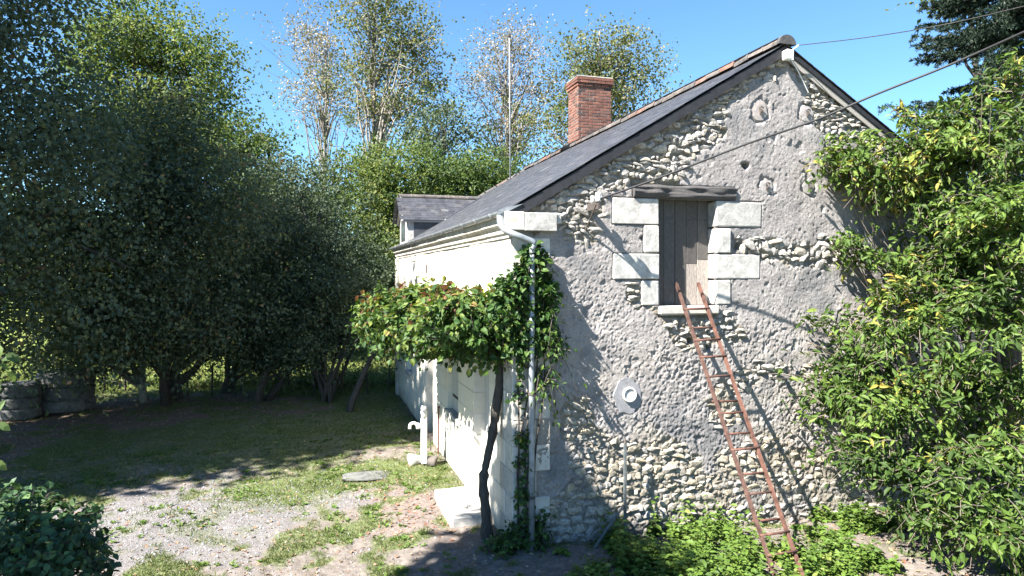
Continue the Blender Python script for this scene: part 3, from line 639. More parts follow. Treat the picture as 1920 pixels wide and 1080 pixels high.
# cornice stones under the eaves
prof = [(.24, 4.142), (-.02, 4.142), (-.03, 4.19), (-.055, 4.205), (-.06, 4.255), (-.085, 4.29), (-.12, 4.315), (-.125, 4.385), (-.135, 4.39), (-.135, 4.42), (.24, 4.42)]
ys = np.concatenate([[.02], np.arange(1.25, LEN-.3, 1.22), [LEN+.05]])
for k in range(len(ys)-1):
    V, F = prism(prof, 1, ys[k]+.002, ys[k+1]-.002); mb = MB(); mb.add(V+np.array([rf.normal(0, .004), 0, rf.normal(0, .002)]), F); mb.build('cornice_stone', MT['cornice'], house)
# kneeler stones where cornice meets gable
mb = MB(); mb.box((-.13, -.10, 4.235), (.135, .018, 4.475), .008, .001); mb.build('kneeler_stone', MT['corner'], house)
mb = MB(); mb.box((.14, -.12, 4.225), (.585, .018, 4.47), .01, .002); ks = mb.build('kneeler_stone', MT['surround'], house)
mb = MB(); mb.box((.585, -.085, 4.33), (.66, .018, 4.468), .012, .003); mb.build('kneeler_stone', MT['surround'], house)
# doors and shutters of the facade
def leafdoor(name, y0, y1, z0, z1, mat, x=.2, n=5):
    d = empty(name, (0, 0, 0), None, None); d.parent = house; w = (y1-y0)/n
    for k in range(n):
        mb = MB(); mb.box((x+.003*(k % 2), y0+k*w+.002, z0), (x+.035, y0+(k+1)*w-.002, z1), .004, .0008); mb.build('plank', mat, d)
    for zz in (z0+.25, z1-.3):
        mb = MB(); mb.box((x-.008, y0+.02, zz), (x-.001, y1-.1, zz+.05), .002); mb.build('hinge_strap', MT['iron'], d)
    return d
leafdoor('front_door', 1.24, 2.25, .12, 7*CH, MT['shutter'])
leafdoor('window_shutter', 3.47, 4.47, 3*CH+.02, 7*CH, MT['shutter'], .09)
leafdoor('side_door', 6.1, 7.0, .03, 7*CH, MT['door'], .16)
leafdoor('window_shutter', 9.3, 10.2, 3*CH+.02, 7*CH, MT['shutter'], .09)
for (a, b_) in ((3.47, 4.47), (9.3, 10.2)):
    mb = MB(); mb.box((-.05, a-.08, 3*CH-.11), (.2, b_+.08, 3*CH+.012), .012); mb.build('window_sill', MT['surround'], house)
mb = MB(); mb.box((-.62, 1.02, -.05), (-.006, 2.42, .155), .022, .006); mb.box((-.30, 1.22, .157), (.19, 2.27, .20), .012, .003); mb.build('doorstep', MT['surround'], house)
# hook on the facade
q = fac(787, 490); mb = MB(); mb.tube([q+np.array([.02, 0, 0]), q+np.array([-.22, 0, 0]), q+np.array([-.25, 0, .06])], .014, 6); mb.build('wall_hook', MT['iron'], house)
q = fac(801, 504); mb = MB(); mb.box(q+np.array([-.03, -.05, -.1]), q+np.array([.02, .05, .1]), .01); mb.build('hook_shadow', MT['iron'], house)  # dark box standing in for the shadow the hook casts on the wall

# ---- roof
def roof_slab(x0, x1, s):
    z = lambda x: Z0+SL*(x if s > 0 else WID-x)
    return prism([(x0, z(x0)-.025), (x1, z(x1)-.025), (x1, z(x1)-.085), (x0, z(x0)-.085)], 1, -.02, LEN+.05)
mb = MB(); mb.add(*roof_slab(-.10, RX, 1)); mb.add(*roof_slab(RX, WID+.10, -1)); mb.build('roof_deck', MT['darkwood'], house)
ang = math.atan(SL); EX = .118; WS = .205; SLEN = (RX+.13)/math.cos(ang)
SB = MB(); SB.box((-WS/2+.0015, 0, 0), (WS/2-.0015, .235, .006)); smesh = SB.mesh('slate', MT['slate'])
srest = MB(); rsl = np.random.default_rng(5); rows = int(SLEN/EX)+1; nside = 0; DORM = (10.05, 11.6)
sl_list = []
for side in (1, -1):
    for r in range(rows):
        s0 = r*EX; off = (r % 2)*WS/2
        for k in range(int((LEN+.2)/WS)+2):
            y = -.075+off+k*WS+WS/2-(WS/2 if off else 0)
            if y > LEN+.1: continue
            sl_list.append((side, s0, y))
def slate_mat(side, s0, y, rg):
    x = -.13+s0*math.cos(ang); z = Z0+SL*x-.006+.010; X = x if side > 0 else WID-x
    dirv = np.array([math.cos(ang)*side, 0, math.sin(ang)]); a2 = ang-.018+rg.normal(0, .006)
    u = np.array([math.cos(a2)*side, 0, math.sin(a2)]); nrm = np.array([-math.sin(a2)*side, 0, math.cos(a2)]); w = np.cross(u, nrm)
    j = rg.normal(0, .01); w2 = w*math.cos(j)+u*math.sin(j); u2 = np.cross(nrm, w2)
    M = np.eye(4); M[:3, 0] = w2; M[:3, 1] = u2 if u2 @ u > 0 else -u2; M[:3, 2] = nrm; M[:3, 3] = [X, y, z+.004]+rg.normal(0, .002, 3)*np.array([1, .4, 0])
    if np.linalg.det(M[:3, :3]) < 0: M[:3, 0] *= -1
    return M
near = sorted([s for s in sl_list if s[0] > 0], key=lambda s: (s[2]*1.0+s[1]*.12))[:290]; nearset = set(near)
base_v, base_f = np.concatenate(SB.V), [np.concatenate(v) for v in SB.F.values()]
for s in sl_list:
    if s[0] > 0 and DORM[0]+.1 < s[2] < DORM[1]-.1 and s[1] < 1.2: continue
    M = slate_mat(*s, rsl)
    if s in nearset:
        o = link('slate', smesh, house); o.matrix_basis = Matrix(M.tolist())
    else: srest.add(base_v@M[:3, :3].T+M[:3, 3], base_f)
tag(srest.build('slate_courses', MT['slate'], house), kind='stuff')
# bargeboards along both verges
def barge(side, y0, y1, top, bot, mat, name, x0=-.12):
    z = lambda x: Z0+SL*x
    P = [(x0, z(x0)-top), (RX, z(RX)-top), (RX, z(RX)-bot), (x0, z(x0)-bot)]
    if side < 0: P = [(WID-a, b_) for a, b_ in P]
    V, F = prism(P, 1, y0, y1); mb = MB(); mb.add(V, F); mb.build(name, mat, house)
barge(1, -.062, -.021, .03, .175, MT['darkwood'], 'bargeboard')
barge(-1, -.062, -.021, .03, .105, MT['darkwood'], 'bargeboard')
barge(-1, -.042, -.0215, .107, .20, MT['greywood'], 'verge_board')
barge(1, -.055, LEN+.1, .0, 0, MT['slate'], 'x') if False else None
# ridge tiles
def half_tile(L, r, mat):
    mb = MB(); n = 9; th = np.linspace(-.15, math.pi+.15, n); V = []
    for y, rr in ((0, r*1.06), (.05, r*1.06), (.052, r), (L, r*.97)):
        V += [[rr*math.cos(t), y, rr*.8*math.sin(t)] for t in th]
    for y, rr in ((L, r*.85), (0, r*.85)): V += [[rr*math.cos(t), y, rr*.8*math.sin(t)] for t in th]
    i = np.arange(5)[:, None]*n; j = np.arange(n-1)[None]; Q = np.stack([i+j, i+n+j, i+n+j+1, i+j+1], -1).reshape(-1, 4)
    ie = np.arange(n-1); Q2 = np.stack([5*n+ie, ie, ie+1, 5*n+ie+1], -1)
    mb.add(V, [Q, Q2]); return mb.mesh('ridge_tile', mat, False)
rt = half_tile(.42, .135, MT['clay']); ZR = Z0+SL*RX
y = -.10; k = 0
while y < LEN:
    if not (8.25 < y < 8.9): link('ridge_tile', rt, house, (RX, y, ZR-.005+rsl.normal(0, .006)), (rsl.normal(0, .02), rsl.normal(0, .05), rsl.normal(0, .02)))
    y += .385; k += 1
mb = MB(); n = 14; th = np.linspace(0, math.pi, n); V = [[RX, -.118, ZR-.02]]+[[RX+.15*math.cos(t), -.118, ZR-.02+.14*math.sin(t)] for t in th]+[[RX+.155*math.cos(t), -.06, ZR-.02+.145*math.sin(t)] for t in th]
i = np.arange(n-1); mb.add(V, [np.stack([np.zeros(n-1, int), 1+i, 2+i], -1), np.stack([1+i, 1+n+i, 2+n+i, 2+i], -1)]); mb.build('ridge_end', MT['darkcement'], house)
# far verge tiles
for k in range(11):
    x = .15+k*.38; o = link('verge_tile', rt, house, (x, LEN+.06, Z0+SL*x+.0), (0, -.0, 0)); o.rotation_euler = (ang, 0, rad(-90)); o.scale = (.75, .95, .6)

# ---- chimney of single bricks
CX0, CX1 = 4.26, 5.22; q = CAM
def y_for(px, x): r = ray(px, 200); return (CAM+r*((x-CAM[0])/r[0]))[1]
CY0 = y_for(1084, CX0); CY1 = y_for(1065, CX0)
CZT = at(1084, 140, depth((CX0, CY0, 0)))[2]
ch = empty('chimney', (0, 0, 0), None, None); ch.parent = house
BH = .066; BJ = .013; zb = 6.3
mb = MB(); mb.box((CX0+.012, CY0+.012, zb), (CX1-.012, CY1-.012, CZT-.05)); mb.build('mortar_core', MT['mortar_brick'], ch)
rbk = np.random.default_rng(6); z = CZT-.06-BH; cnt = 0
BM = [MB() for _ in range(4)]; bmesh_b = {}
def brick_me(lx, ly):
    k = (round(lx, 3), round(ly, 3))
    if k not in bmesh_b: mm = MB(); mm.box((-lx/2, -ly/2, -BH/2), (lx/2, ly/2, BH/2), .005); bmesh_b[k] = mm.mesh('brick', MT['brick'])
    return bmesh_b[k]
def course(z, e, r):
    global cnt
    x0, x1, y0, y1 = CX0-e, CX1+e, CY0-e, CY1+e; T = .105
    nx = 4; ny = 3
    for sgn, yy in ((1, y0), (-1, y1)):
        a, b_ = (x0, x1-T) if (r % 2 == 0) == (sgn > 0) else (x0+T, x1); wv = (b_-a)/nx
        for k in range(nx):
            link('brick', brick_me(wv-BJ, T-BJ), ch, (a+(k+.5)*wv, yy+sgn*(T/2-.004)+rbk.normal(0, .002), z+BH/2), (0, 0, rbk.normal(0, .006)))
    for sgn, xx in ((1, x0), (-1, x1)):
        a, b_ = (y0+T, y1) if (r % 2 == 0) == (sgn > 0) else (y0, y1-T); wv = (b_-a)/ny
        for k in range(ny):
            link('brick', brick_me(T-BJ, wv-BJ), ch, (xx+sgn*(T/2-.004)+rbk.normal(0, .002), a+(k+.5)*wv, z+BH/2), (0, 0, rbk.normal(0, .006)))
for r in range(22):
    e = .055 if r < 2 else (.028 if r == 2 else 0)
    course(z, e, r); z -= BH+BJ
mb = MB(); mb.box((CX0-.04, CY0-.04, CZT-.062), (CX1+.04, CY1+.04, CZT-.012), .02, .004); mb.build('chimney_cap', MT['mortar_brick'], ch)
mb = MB(); mb.box((CX0-.06, CY0-.07, ZR-.12), (CX1+.05, CY1+.05, ZR+.04), .03, .01); mb.build('flashing', MT['cornice'], ch)
for k in range(2):
    mb = MB(); x = CX0+.3+.36*k; mb.add(*lathe([(.07, 0), (.085, .0), (.08, .03), (.06, .03)], 12, (x, (CY0+CY1)/2, CZT-.012))); 
# ---- gutter and downpipe
GXC, GZC, GR = -.165, 4.475, .062
n = 9; th = np.linspace(math.pi, 2*math.pi, n); V = []; yy = np.linspace(-.05, LEN+.1, 30)
for rr in (GR, GR-.006):
    for y in yy: V += [[GXC+rr*math.cos(t), y, GZC+rr*math.sin(t)+.03*0] for t in th]
ny = len(yy); F = []
for l in range(2):
    i = l*ny*n+np.arange(ny-1)[:, None]*n; j = np.arange(n-1)[None]; F.append(np.stack([i+j, i+n+j, i+n+j+1, i+j+1], -1).reshape(-1, 4)[:, ::(1 if l == 0 else -1)])
i = np.arange(ny-1)
for e in (0, n-1): F.append(np.stack([i*n+e, (i+1)*n+e, ny*n+(i+1)*n+e, ny*n+i*n+e], -1))
gut = link('gutter', np_mesh('gutter', V, F, MT['zinc'], False), house)
for y in (-.05, LEN+.1):
    mb = MB(); mb.add([[GXC, y, GZC]]+[[GXC+GR*math.cos(t), y, GZC+GR*math.sin(t)] for t in th], [np.stack([np.zeros(n-1, int), 1+np.arange(n-1), 2+np.arange(n-1)], -1)]); mb.build('end_cap', MT['zinc'], gut)
for k in range(14):
    y = .35+k*.9; mb = MB(); P = [(GXC+(GR+.004)*math.cos(t), y, GZC+(GR+.004)*math.sin(t)) for t in th]; mb.tube(P+[(GXC+GR+.05, y, GZC+.04)], .008, 5); mb.build('bracket', MT['zinc'], gut)
mb = MB(); V, F = prism([(GXC-GR, GZC+.005), (GXC+GR, GZC-.01), (.12, Z0+.03), (-.1, Z0-.02)], 1, -.078, -.064); mb.add(V, F); mb.build('eaves_flashing', MT['zinc'], house)
def smooth_path(P, n=40):
    P = np.asarray(P, float); t = np.linspace(0, len(P)-1, n); out = []
    for q in t:
        i = min(int(q), len(P)-2); u = q-i; p0 = P[max(i-1, 0)]; p1 = P[i]; p2 = P[i+1]; p3 = P[min(i+2, len(P)-1)]
        out.append(.5*((2*p1)+(-p0+p2)*u+(2*p0-5*p1+4*p2-p3)*u*u+(-p0+3*p1-3*p2+p3)*u**3))
    return np.array(out)
PX = gab(997, 700, -.17)[0]
pp = smooth_path([(GXC, -.0, 4.43), (GXC, -.03, 4.33), (GXC+.03, -.10, 4.235), (-.02, -.17, 4.17), (.12, -.18, 4.115), (.235, -.175, 4.06), (PX, -.17, 3.97), (PX, -.17, 3.8)], 44)
mb = MB(); mb.tube(pp, np.concatenate([np.full(10, .052), np.full(34, .043)]), 12); dp = mb.build('downpipe', MT['zinc'], house, True)
mb = MB(); mb.tube([(PX, -.17, 3.805), (PX, -.17, 2.6), (PX, -.17, 1.3), (PX, -.17, .02)], .040, 12); mb.build('lower_pipe', MT['zinc'], dp, True)
for z in (3.6, 2.1, .75):
    mb = MB(); mb.tube([(PX, -.17, z-.02), (PX, -.17, z+.02)], .048, 12); mb.box((PX-.012, -.13, z-.012), (PX+.012, .0, z+.012)); mb.build('pipe_clip', MT['iron'], dp)

# ---- dormer
DY0, DY1 = DORM; DYM = (DY0+DY1)/2; DZE = 5.18; DZR = 5.86
dm = empty('dormer', (0, 0, 0), None, None); dm.parent = house
V, F = prism([(DY0, 4.4), (DY0, DZE), (DYM, DZR-.06), (DY1, DZE), (DY1, 4.4)], 0, -.03, 2.2); mb = MB(); mb.add(V, F); mb.build('dormer_wall', MT['surround'], dm)
mb = MB(); mb.box((.15, DY0-.012, 4.5), (1.0, DY0-.002, DZE-.03)); mb.build('cheek_slates', MT['slate'], dm)
mb = MB(); mb.box((-.045, DY0+.35, 4.6), (-.032, DY1-.35, 5.2)); mb.build('dormer_window', MT['pane'], dm)
sd = math.atan((DZR-DZE+.06)/(DYM-DY0+.06)); DL = math.hypot(DYM-DY0+.1, DZR-DZE+.06)
drest = MB(); mbase = MB()
for sgn in (1, -1):
    for r in range(9):
        for k in range(12):
            x = -.14+k*.2+(r % 2)*.1
            s0 = r*.105; yv = (DY0-.1+s0*math.cos(sd)) if sgn > 0 else (DY1+.1-s0*math.cos(sd)); zv = DZE-.05+s0*math.sin(sd)+.012
            if Z0+SL*x > zv+.12 or s0 > DL: continue
            u = np.array([0, math.cos(sd-.03)*sgn, math.sin(sd-.03)]); nrm = np.array([0, -math.sin(sd-.03)*sgn, math.cos(sd-.03)]); w = np.cross(u, nrm); M = np.eye(4); M[:3, 0] = w; M[:3, 1] = u*.8; M[:3, 2] = nrm; M[:3, 3] = (x, yv, zv+rsl.normal(0, .002))
            if np.linalg.det(M[:3, :3]) < 0: M[:3, 0] *= -1
            if sgn > 0:
                o = link('slate', smesh, dm); o.matrix_basis = Matrix(M.tolist())
            else: drest.add(base_v@M[:3, :3].T+M[:3, 3], base_f)
    a = DY0-.08 if sgn > 0 else DY1+.08
    V, F = prism([(a, DZE-.05), (DYM, DZR-.005), (DYM, DZR-.05), (a, DZE-.095)], 0, -.12, 2.3); mbase.add(V, F)
tag(drest.build('slate_courses', MT['slate'], dm), kind='stuff'); mbase.build('dormer_deck', MT['greywood'], dm)
x = -.16
rt2 = half_tile(.36, .10, MT['clay'])
while x < 2.0:
    o = link('ridge_tile', rt2, dm, (x, DYM, DZR)); o.rotation_euler = (0, 0, rad(-90)); x += .33
# pale valley flashing between dormer and roof
va = np.array([(DZE-.05-Z0)/SL+.02, DY0-.1, DZE-.03]); vb = np.array([(DZR-Z0)/SL+.02, DYM, DZR+.02]); wv = np.array([.02, -.11, .015])
mb = MB(); mb.add([va, vb, vb+wv, va+wv, va+UP*.03, vb+UP*.03, vb+wv+UP*.03, va+wv+UP*.03], [np.array([[0, 1, 2, 3], [7, 6, 5, 4], [0, 4, 5, 1], [3, 2, 6, 7], [0, 3, 7, 4], [1, 5, 6, 2]])]); mb.build('valley_flashing', MT['zinc'], dm)

# ================================================================== FITTINGS ON AND BY THE HOUSE
# rusty ladder leaning in the loft opening
LX0 = gab(1281, 590, -.06)[0]; LX1 = gab(1324, 590, -.06)[0]-.01; LD = 2.2; ZS = DZ0-.0
foot = np.array([0, -LD, 0.0]); topv = np.array([0, -.062, ZS+.02]); ldir = topv-foot; LL = np.linalg.norm(ldir); ldir /= LL
lad = empty('ladder', ((LX0+LX1)/2, -LD, 0), 'long rusty iron ladder leaning up to the loft door', 'ladder')
for x in (LX0, LX1):
    mb = MB(); e = foot+ldir*(LL+.36); w = .020; nrm = np.cross(ldir, np.array([1.0, 0, 0]))
    V = []
    for p in (foot-ldir*.02, e):
        for (a, b_) in ((-1, -1), (1, -1), (1, 1), (-1, 1)): V.append(p+np.array([x, 0, 0])+np.array([1, 0, 0])*a*.0175+nrm*b_*.021)
    mb.add(V, [np.array([[0, 1, 5, 4], [1, 2, 6, 5], [2, 3, 7, 6], [3, 0, 4, 7], [0, 3, 2, 1], [4, 5, 6, 7]])]); mb.build('rail', MT['rust'], lad)
rg = MB(); rg.tube([(LX0-.025, 0, 0), (LX1+.025, 0, 0)], .015, 8); rme = rg.mesh('rung', MT['rust'], True)
s = LL-.10; k = 0
while s > .12:
    p = foot+ldir*s; link('rung', rme, lad, (0, p[1], p[2]), (0, rsl.normal(0, .012), 0)); s -= .256

# iron wire bracket with insulators, the cables
BXc, BZc = 1.07, 4.60
br = empty('wire_bracket', (BXc, 0, BZc), 'dark iron bracket holding the black cable on the gable beside the downpipe', 'bracket')
mb = MB(); mb.box((BXc-.016, -.38, BZc-.09), (BXc+.016, .06, BZc+.01), .003); mb.build('arm', MT['iron'], br)
mb = MB(); mb.tube([(BXc-.02, -.33, BZc-.02), (BXc-.03, .05, BZc-.38)], .011, 6); mb.build('brace', MT['iron'], br)
mb = MB(); mb.add(*lathe([(.0, .13), (.03, .13), (.042, .11), (.03, .085), (.045, .06), (.03, .035), (.04, .012), (.0, .012)], 12, (BXc, -.35, BZc))); mb.build('insulator', MT['porcelain'], br, True)
mb = MB(); mb.add(*lathe([(.0, .10), (.025, .10), (.035, .08), (.025, .055), (.035, .03), (.0, .012)], 12, (BXc, -.17, BZc))); mb.build('insulator', MT['porcelain'], br, True)
w0 = np.array([BXc, -.36, BZc+.04]); wd = np.array([.863, -.345, .355]); 
def sag(a, b_, n, s): t = np.linspace(0, 1, n)[:, None]; return a+(b_-a)*t-UP*s*4*t*(1-t)
wire_end = at(2300, -150, 5.2)
WP = [(1104, 385, None), (1240, 332, -.60), (1400, 270, -.98), (1530, 225, -1.33), (1640, 178, -1.70), (1780, 122, -2.3), (1920, 60, -3.1), (2100, -22, -4.2)]
pts = [w0]+[gab(a, b_, y) for a, b_, y in WP[1:]]
mb = MB(); mb.tube(smooth_path(pts, 60), .0145, 8); cab = mb.build('overhead_cable', MT['cable'], None, True)
tag(cab, 'thick black cable running from the gable bracket up to the top right corner', 'cable')
ins = empty('ridge_insulator', gab(1478, 105, -.12), 'small white insulator block fixed under the ridge at the gable top', 'insulator')
q = gab(1478, 103, -.13); mb = MB(); mb.box(q+np.array([-.065, -.05, -.075]), q+np.array([.065, .07, .07]), .015, .004); mb.build('block', MT['porcelain'], ins)
mb = MB(); mb.tube([q+np.array([.03, -.02, .05]), q+np.array([.14, -.05, .14])], .012, 6); mb.tube([q+np.array([.05, 0, -.06]), q+np.array([.2, .04, -.2]), q+np.array([.42, .08, -.5])], .008, 5); mb.build('hook', MT['porcelain'], ins)
qa = q+np.array([.14, -.05, .14]); qb = at(1790, 42, 9.2); qc = at(2000, -8, 8.0)
mb = MB(); mb.tube(smooth_path([qa, (qa+qb)/2-UP*.03, qb, qc], 30), .0065, 6); tag(mb.build('thin_cable', MT['cable'], None, True), 'thin grey wire from the roof peak into the dark spruce', 'cable')
# mast beyond the ridge
q = gab(957, 336, LEN-.1); q2 = gab(955, 66, LEN-.1); ms = empty('mast', q, 'tall thin pale aerial mast standing behind the roof left of the chimney', 'mast')
mb = MB(); mb.tube([(q[0], q[1], q[2]-1.0), ((q+q2)/2), q2], [.028, .024, .02], 8); mb.build('pole', MT['zinc'], ms, True)
mb = MB(); mb.box(q2+np.array([-.05, -.04, -.06]), q2+np.array([.05, .04, .03]), .01); mb.build('tip', MT['iron'], ms)

# standpipe
q = gnd(795, 869); sp = empty('water_standpipe', (q[0], q[1], 0), 'white painted standpipe with a curved spout beside the white wall', 'standpipe')
mb = MB(); mb.box((q[0]-.055, q[1]-.055, 0), (q[0]+.055, q[1]+.055, .88), .012, .002); mb.build('post', MT['whitepaint'], sp)
mb = MB(); mb.add(*lathe([(.0, 1.12), (.05, 1.11), (.062, 1.06), (.05, 1.03), (.07, 1.0), (.055, .95), (.06, .88), (0.05, .88)], 14, (q[0], q[1], 0))); mb.build('head', MT['whitepaint'], sp, True)
mb = MB(); P = [np.array([q[0], q[1], .72])-RT*s+UP*hh for s, hh in ((.04, 0), (.12, .0), (.16, .05), (.21, .06), (.265, .03), (.275, -.05))]; mb.tube(smooth_path(P, 20), np.linspace(.026, .032, 20), 10); mb.tube([P[1]-UP*.05, P[1]+UP*.06], .035, 8); mb.build('spout', MT['whitepaint'], sp, True)
mb = MB(); mb.tube(smooth_path([np.array([q[0], q[1], .70])+RT*.05, np.array([q[0], q[1], .5])+RT*.12, np.array([q[0], q[1], .25])+RT*.13], 10), .012, 6); mb.build('lever', MT['iron'], sp, True)
def rock(name, p, sz, mat, label, group=None, rot=0, k=0):
    o = link(name, np_mesh(name, SHAPES[k][0], [SHAPES[k][1]], mat, True), None, p, (0.05, .04, rot), sz); tag(o, label, 'stone', group); return o
q = gnd(776, 868); rock('field_stone', (q[0], q[1], .06), (.17, .14, .11), MT['surround'], 'pale round stone left of the standpipe foot', None, .3, 2)
q = gnd(812, 868); rock('field_stone', (q[0], q[1], .05), (.11, .10, .10), MT['clay'], 'small reddish stone right of the standpipe foot', None, .8, 5)
q = gnd(690, 891); rock('stone_slab', (q[0], q[1], -.005), (.46, .26, .018), MT['concrete'], 'flat pale stone slab lying in the grass of the yard', None, .2, 7)
q = gnd(827, 866); rd_ = empty('iron_rod', (-.06, q[1], 0), 'thin rusty rod standing upright against the white wall behind the standpipe', 'rod')
mb = MB(); mb.tube([(-.06, 5.15, 0), (-.05, 5.15, .95)], .018, 6); mb.build('shaft', MT['rust'], rd_)
mb = MB(); mb.add(*lathe([(.0, .97), (.03, .96), (.03, .93), (.018, .92)], 8, (-.05, 5.15, 0))); mb.build('knob', MT['rust'], rd_)
# iron post and stick at the wall foot
q = gab(1172, 1000, -.2)*np.array([1, 1, 0]); p1 = gab(1169, 826, -.2); ps = empty('iron_post', (q[0], q[1], 0), 'thin grey iron post standing upright in the weeds before the gable', 'post')
mb = MB(); mb.box((q[0]-.020, q[1]-.014, -.02), (q[0]+.020, q[1]+.014, p1[2]-.03), .003); mb.build('shaft', MT['greymetal'], ps)
mb = MB(); mb.tube([(q[0], q[1], p1[2]-.035), (q[0], q[1], p1[2]+.02)], [.02, .004], 6); mb.build('tip', MT['iron'], ps)
a = gab(1108, 1040, -.32); a[2] = 0; b_ = gab(1168, 950, -.24); st = empty('leaning_pole', (a[0], a[1], 0), 'pale grey pole leaning low against the iron post', 'pole')
mb = MB(); mb.tube([a-UP*.02, (a+b_)/2+UP*.01, b_], .019, 7); mb.build('shaft', MT['greymetal'], st)
mb = MB(); mb.tube([b_, b_+(b_-a)*.03], .025, 7); mb.build('ferrule', MT['iron'], st)

# round concrete cisterns under the trees
def cistern(px, py, w, hpx, label):
    q = gnd(px, py); d = depth(q); r = w*d/FPX/2; hh = hpx*d/FPX; c0 = np.array([q[0], q[1], 0])+FW*r*np.array([1, 1, 0])
    root = empty('concrete_cistern', c0, label, 'cistern', 'round concrete cisterns under the trees')
    z = 0; n = 3
    for k in range(n):
        h1 = hh/n; rr = r*(1, .985, 1)[k]; mb = MB(); mb.add(*lathe([(rr*.9, z), (rr, z+.02), (rr*1.01, z+h1*.2), (rr*1.01, z+h1*.8), (rr, z+h1-.045), (rr*.93, z+h1-.02), (rr*.9, z+h1), (rr*.8, z+h1)], 30, c0)); mb.build('ring', MT['concrete'], root, False); z += h1
    mb = MB(); mb.add(*lathe([(.0, hh+.05), (r*.85, hh+.03), (r*.96, hh), (r*.96, hh-.03)], 30, c0)); mb.build('lid', MT['concrete'], root)
cistern(92, 776, 98, 72, 'banded grey concrete cistern with a lid, the one wholly visible under the left tree')
cistern(8, 790, 74, 64, 'grey concrete cistern cut off by the left edge, beside the larger banded one')

# wire fence at the edge of the field
fe = empty('wire_fence', gnd(450, 733), 'low wire fence on thin wooden stakes along the edge of the sunny field', 'fence')
fx = [150, 196, 235, 300, 352, 397, 440, 452, 500, 540, 590, 640, 690, 728, 760]; fp = []
for k, px in enumerate(fx):
    q = gnd(px, 738-6*math.sin(k)); hh = .75+.25*((k*7) % 3)/2; fp.append(q)
    mb = MB(); mb.tube([q-UP*.05, q+UP*hh+RT*.05*math.sin(k*3)], [.035, .028], 6); mb.build('stake', MT['bark'], fe)
for zz in (.3, .62): 
    mb = MB(); mb.tube([p+UP*zz for p in fp], .008, 4); mb.build('wire', MT['iron'], fe)
a = gnd(655, 772); b_ = at(706, 648, depth(a)+.6); lp = empty('bare_tree', a, 'bare grey trunk leaning right between the hazel clump and the cottage', 'bare tree')
mb = MB(); mb.tube(wobble(a-UP*.1, b_, 8, .03, np.random.default_rng(2)), np.linspace(.10, .06, 8), 8); mb.build('trunk', MT['bark'], lp, True)
mb = MB(); mb.tube(wobble(a+(b_-a)*.7, at(730, 600, depth(a)+.8), 5, .03, np.random.default_rng(3)), np.linspace(.05, .02, 5), 6); mb.build('limb', MT['bark'], lp, True)

# ================================================================== TREES
R_ = lambda k: np.random.default_rng(k)
# great shade trees at the left: their shadow lies over the yard
tree('shade_tree', 'huge dark maple filling the whole left edge of the picture, in shade', 'tree', cz(-15.2, 14.5), [(*cz(-14.2, 14.2, 6.5), 5.2, 4.6, 4.2), (*cz(-14.6, 14.2, 11.5), 4.8, 4.4, 4.0), bl(60, 520, 13.2, 120, 130, 1.8), bl(-20, 610, 14, 90, 80, 1.6), bl(40, 340, 13.2, 150, 140, 2), bl(95, 230, 13.5, 115, 130, 2), bl(20, 60, 13.2, 120, 140, 2)], 13500, 8, .10, 'maple', R_(101), trunk_r=.38, limbs=30, W=.75, length=.9, droop=.45, shell=.5)
tree('shade_tree', 'tall tree left of the camera whose shadow covers the lawn', 'tree', cz(-16.4, 8.6), [(*cz(-16.0, 9.0, 11.5), 4.3, 4.3, 4.6), (*cz(-16.4, 8.8, 6.5), 4.2, 4.2, 3.8), (*cz(-16.0, 9.0, 15.0), 3.9, 3.9, 4.0)], 4600, 6, .28, 'maple', R_(102), trunk_r=.36, limbs=16, W=.9, length=1.0, clump=0)
tree('shade_tree', 'unseen slender tree added at the left to shade the foot of the gable', 'tree', (-8.7, -4.6, 0), [(-8.4, -4.35, 9.5, 1.5, 1.4, 1.5), (-8.0, -3.0, 9.45, .95, .8, .75), (-8.2, -3.6, 9.3, 1.1, .9, .9), (-9.4, -4.8, 8.2, 1.2, 1.2, 1.4)], 900, 8, .26, 'maple', R_(103), trunk_r=.12, limbs=8, W=.9, length=.6, clump=0)  # unseen tree, added for the shade its crown throws on the gable foot
# shaded trees along the left of the yard
tree('shaded_tree', 'dull olive tree in shade right of the huge maple, crown reaching down to the trunks', 'tree', cz(-9.6, 19.0), [bl(280, 300, 18.5, 120, 130, 2.0), bl(180, 440, 16.5, 150, 120, 1.8), bl(380, 400, 18.0, 110, 120, 1.8), bl(330, 540, 17.5, 150, 85, 1.8), bl(170, 580, 16.5, 130, 70, 1.6), bl(300, 610, 17.5, 120, 50, 1.4)], 8500, 8, .10, 'maple', R_(104), trunk_r=.12, limbs=26, W=.7, length=.7, droop=.5)
tree('shaded_tree', 'blue green tree in shade with a drooping crown behind the hazel bushes', 'tree', cz(-6.2, 22.0), [bl(470, 470, 21.5, 120, 90, 2.0), bl(590, 450, 22, 90, 90, 1.8), bl(660, 520, 22, 80, 80, 1.8), bl(545, 370, 23, 90, 70, 2)], 5200, 8, .105, 'dark', R_(105), trunk_r=.2, limbs=24, W=.6, length=.7, droop=.4)
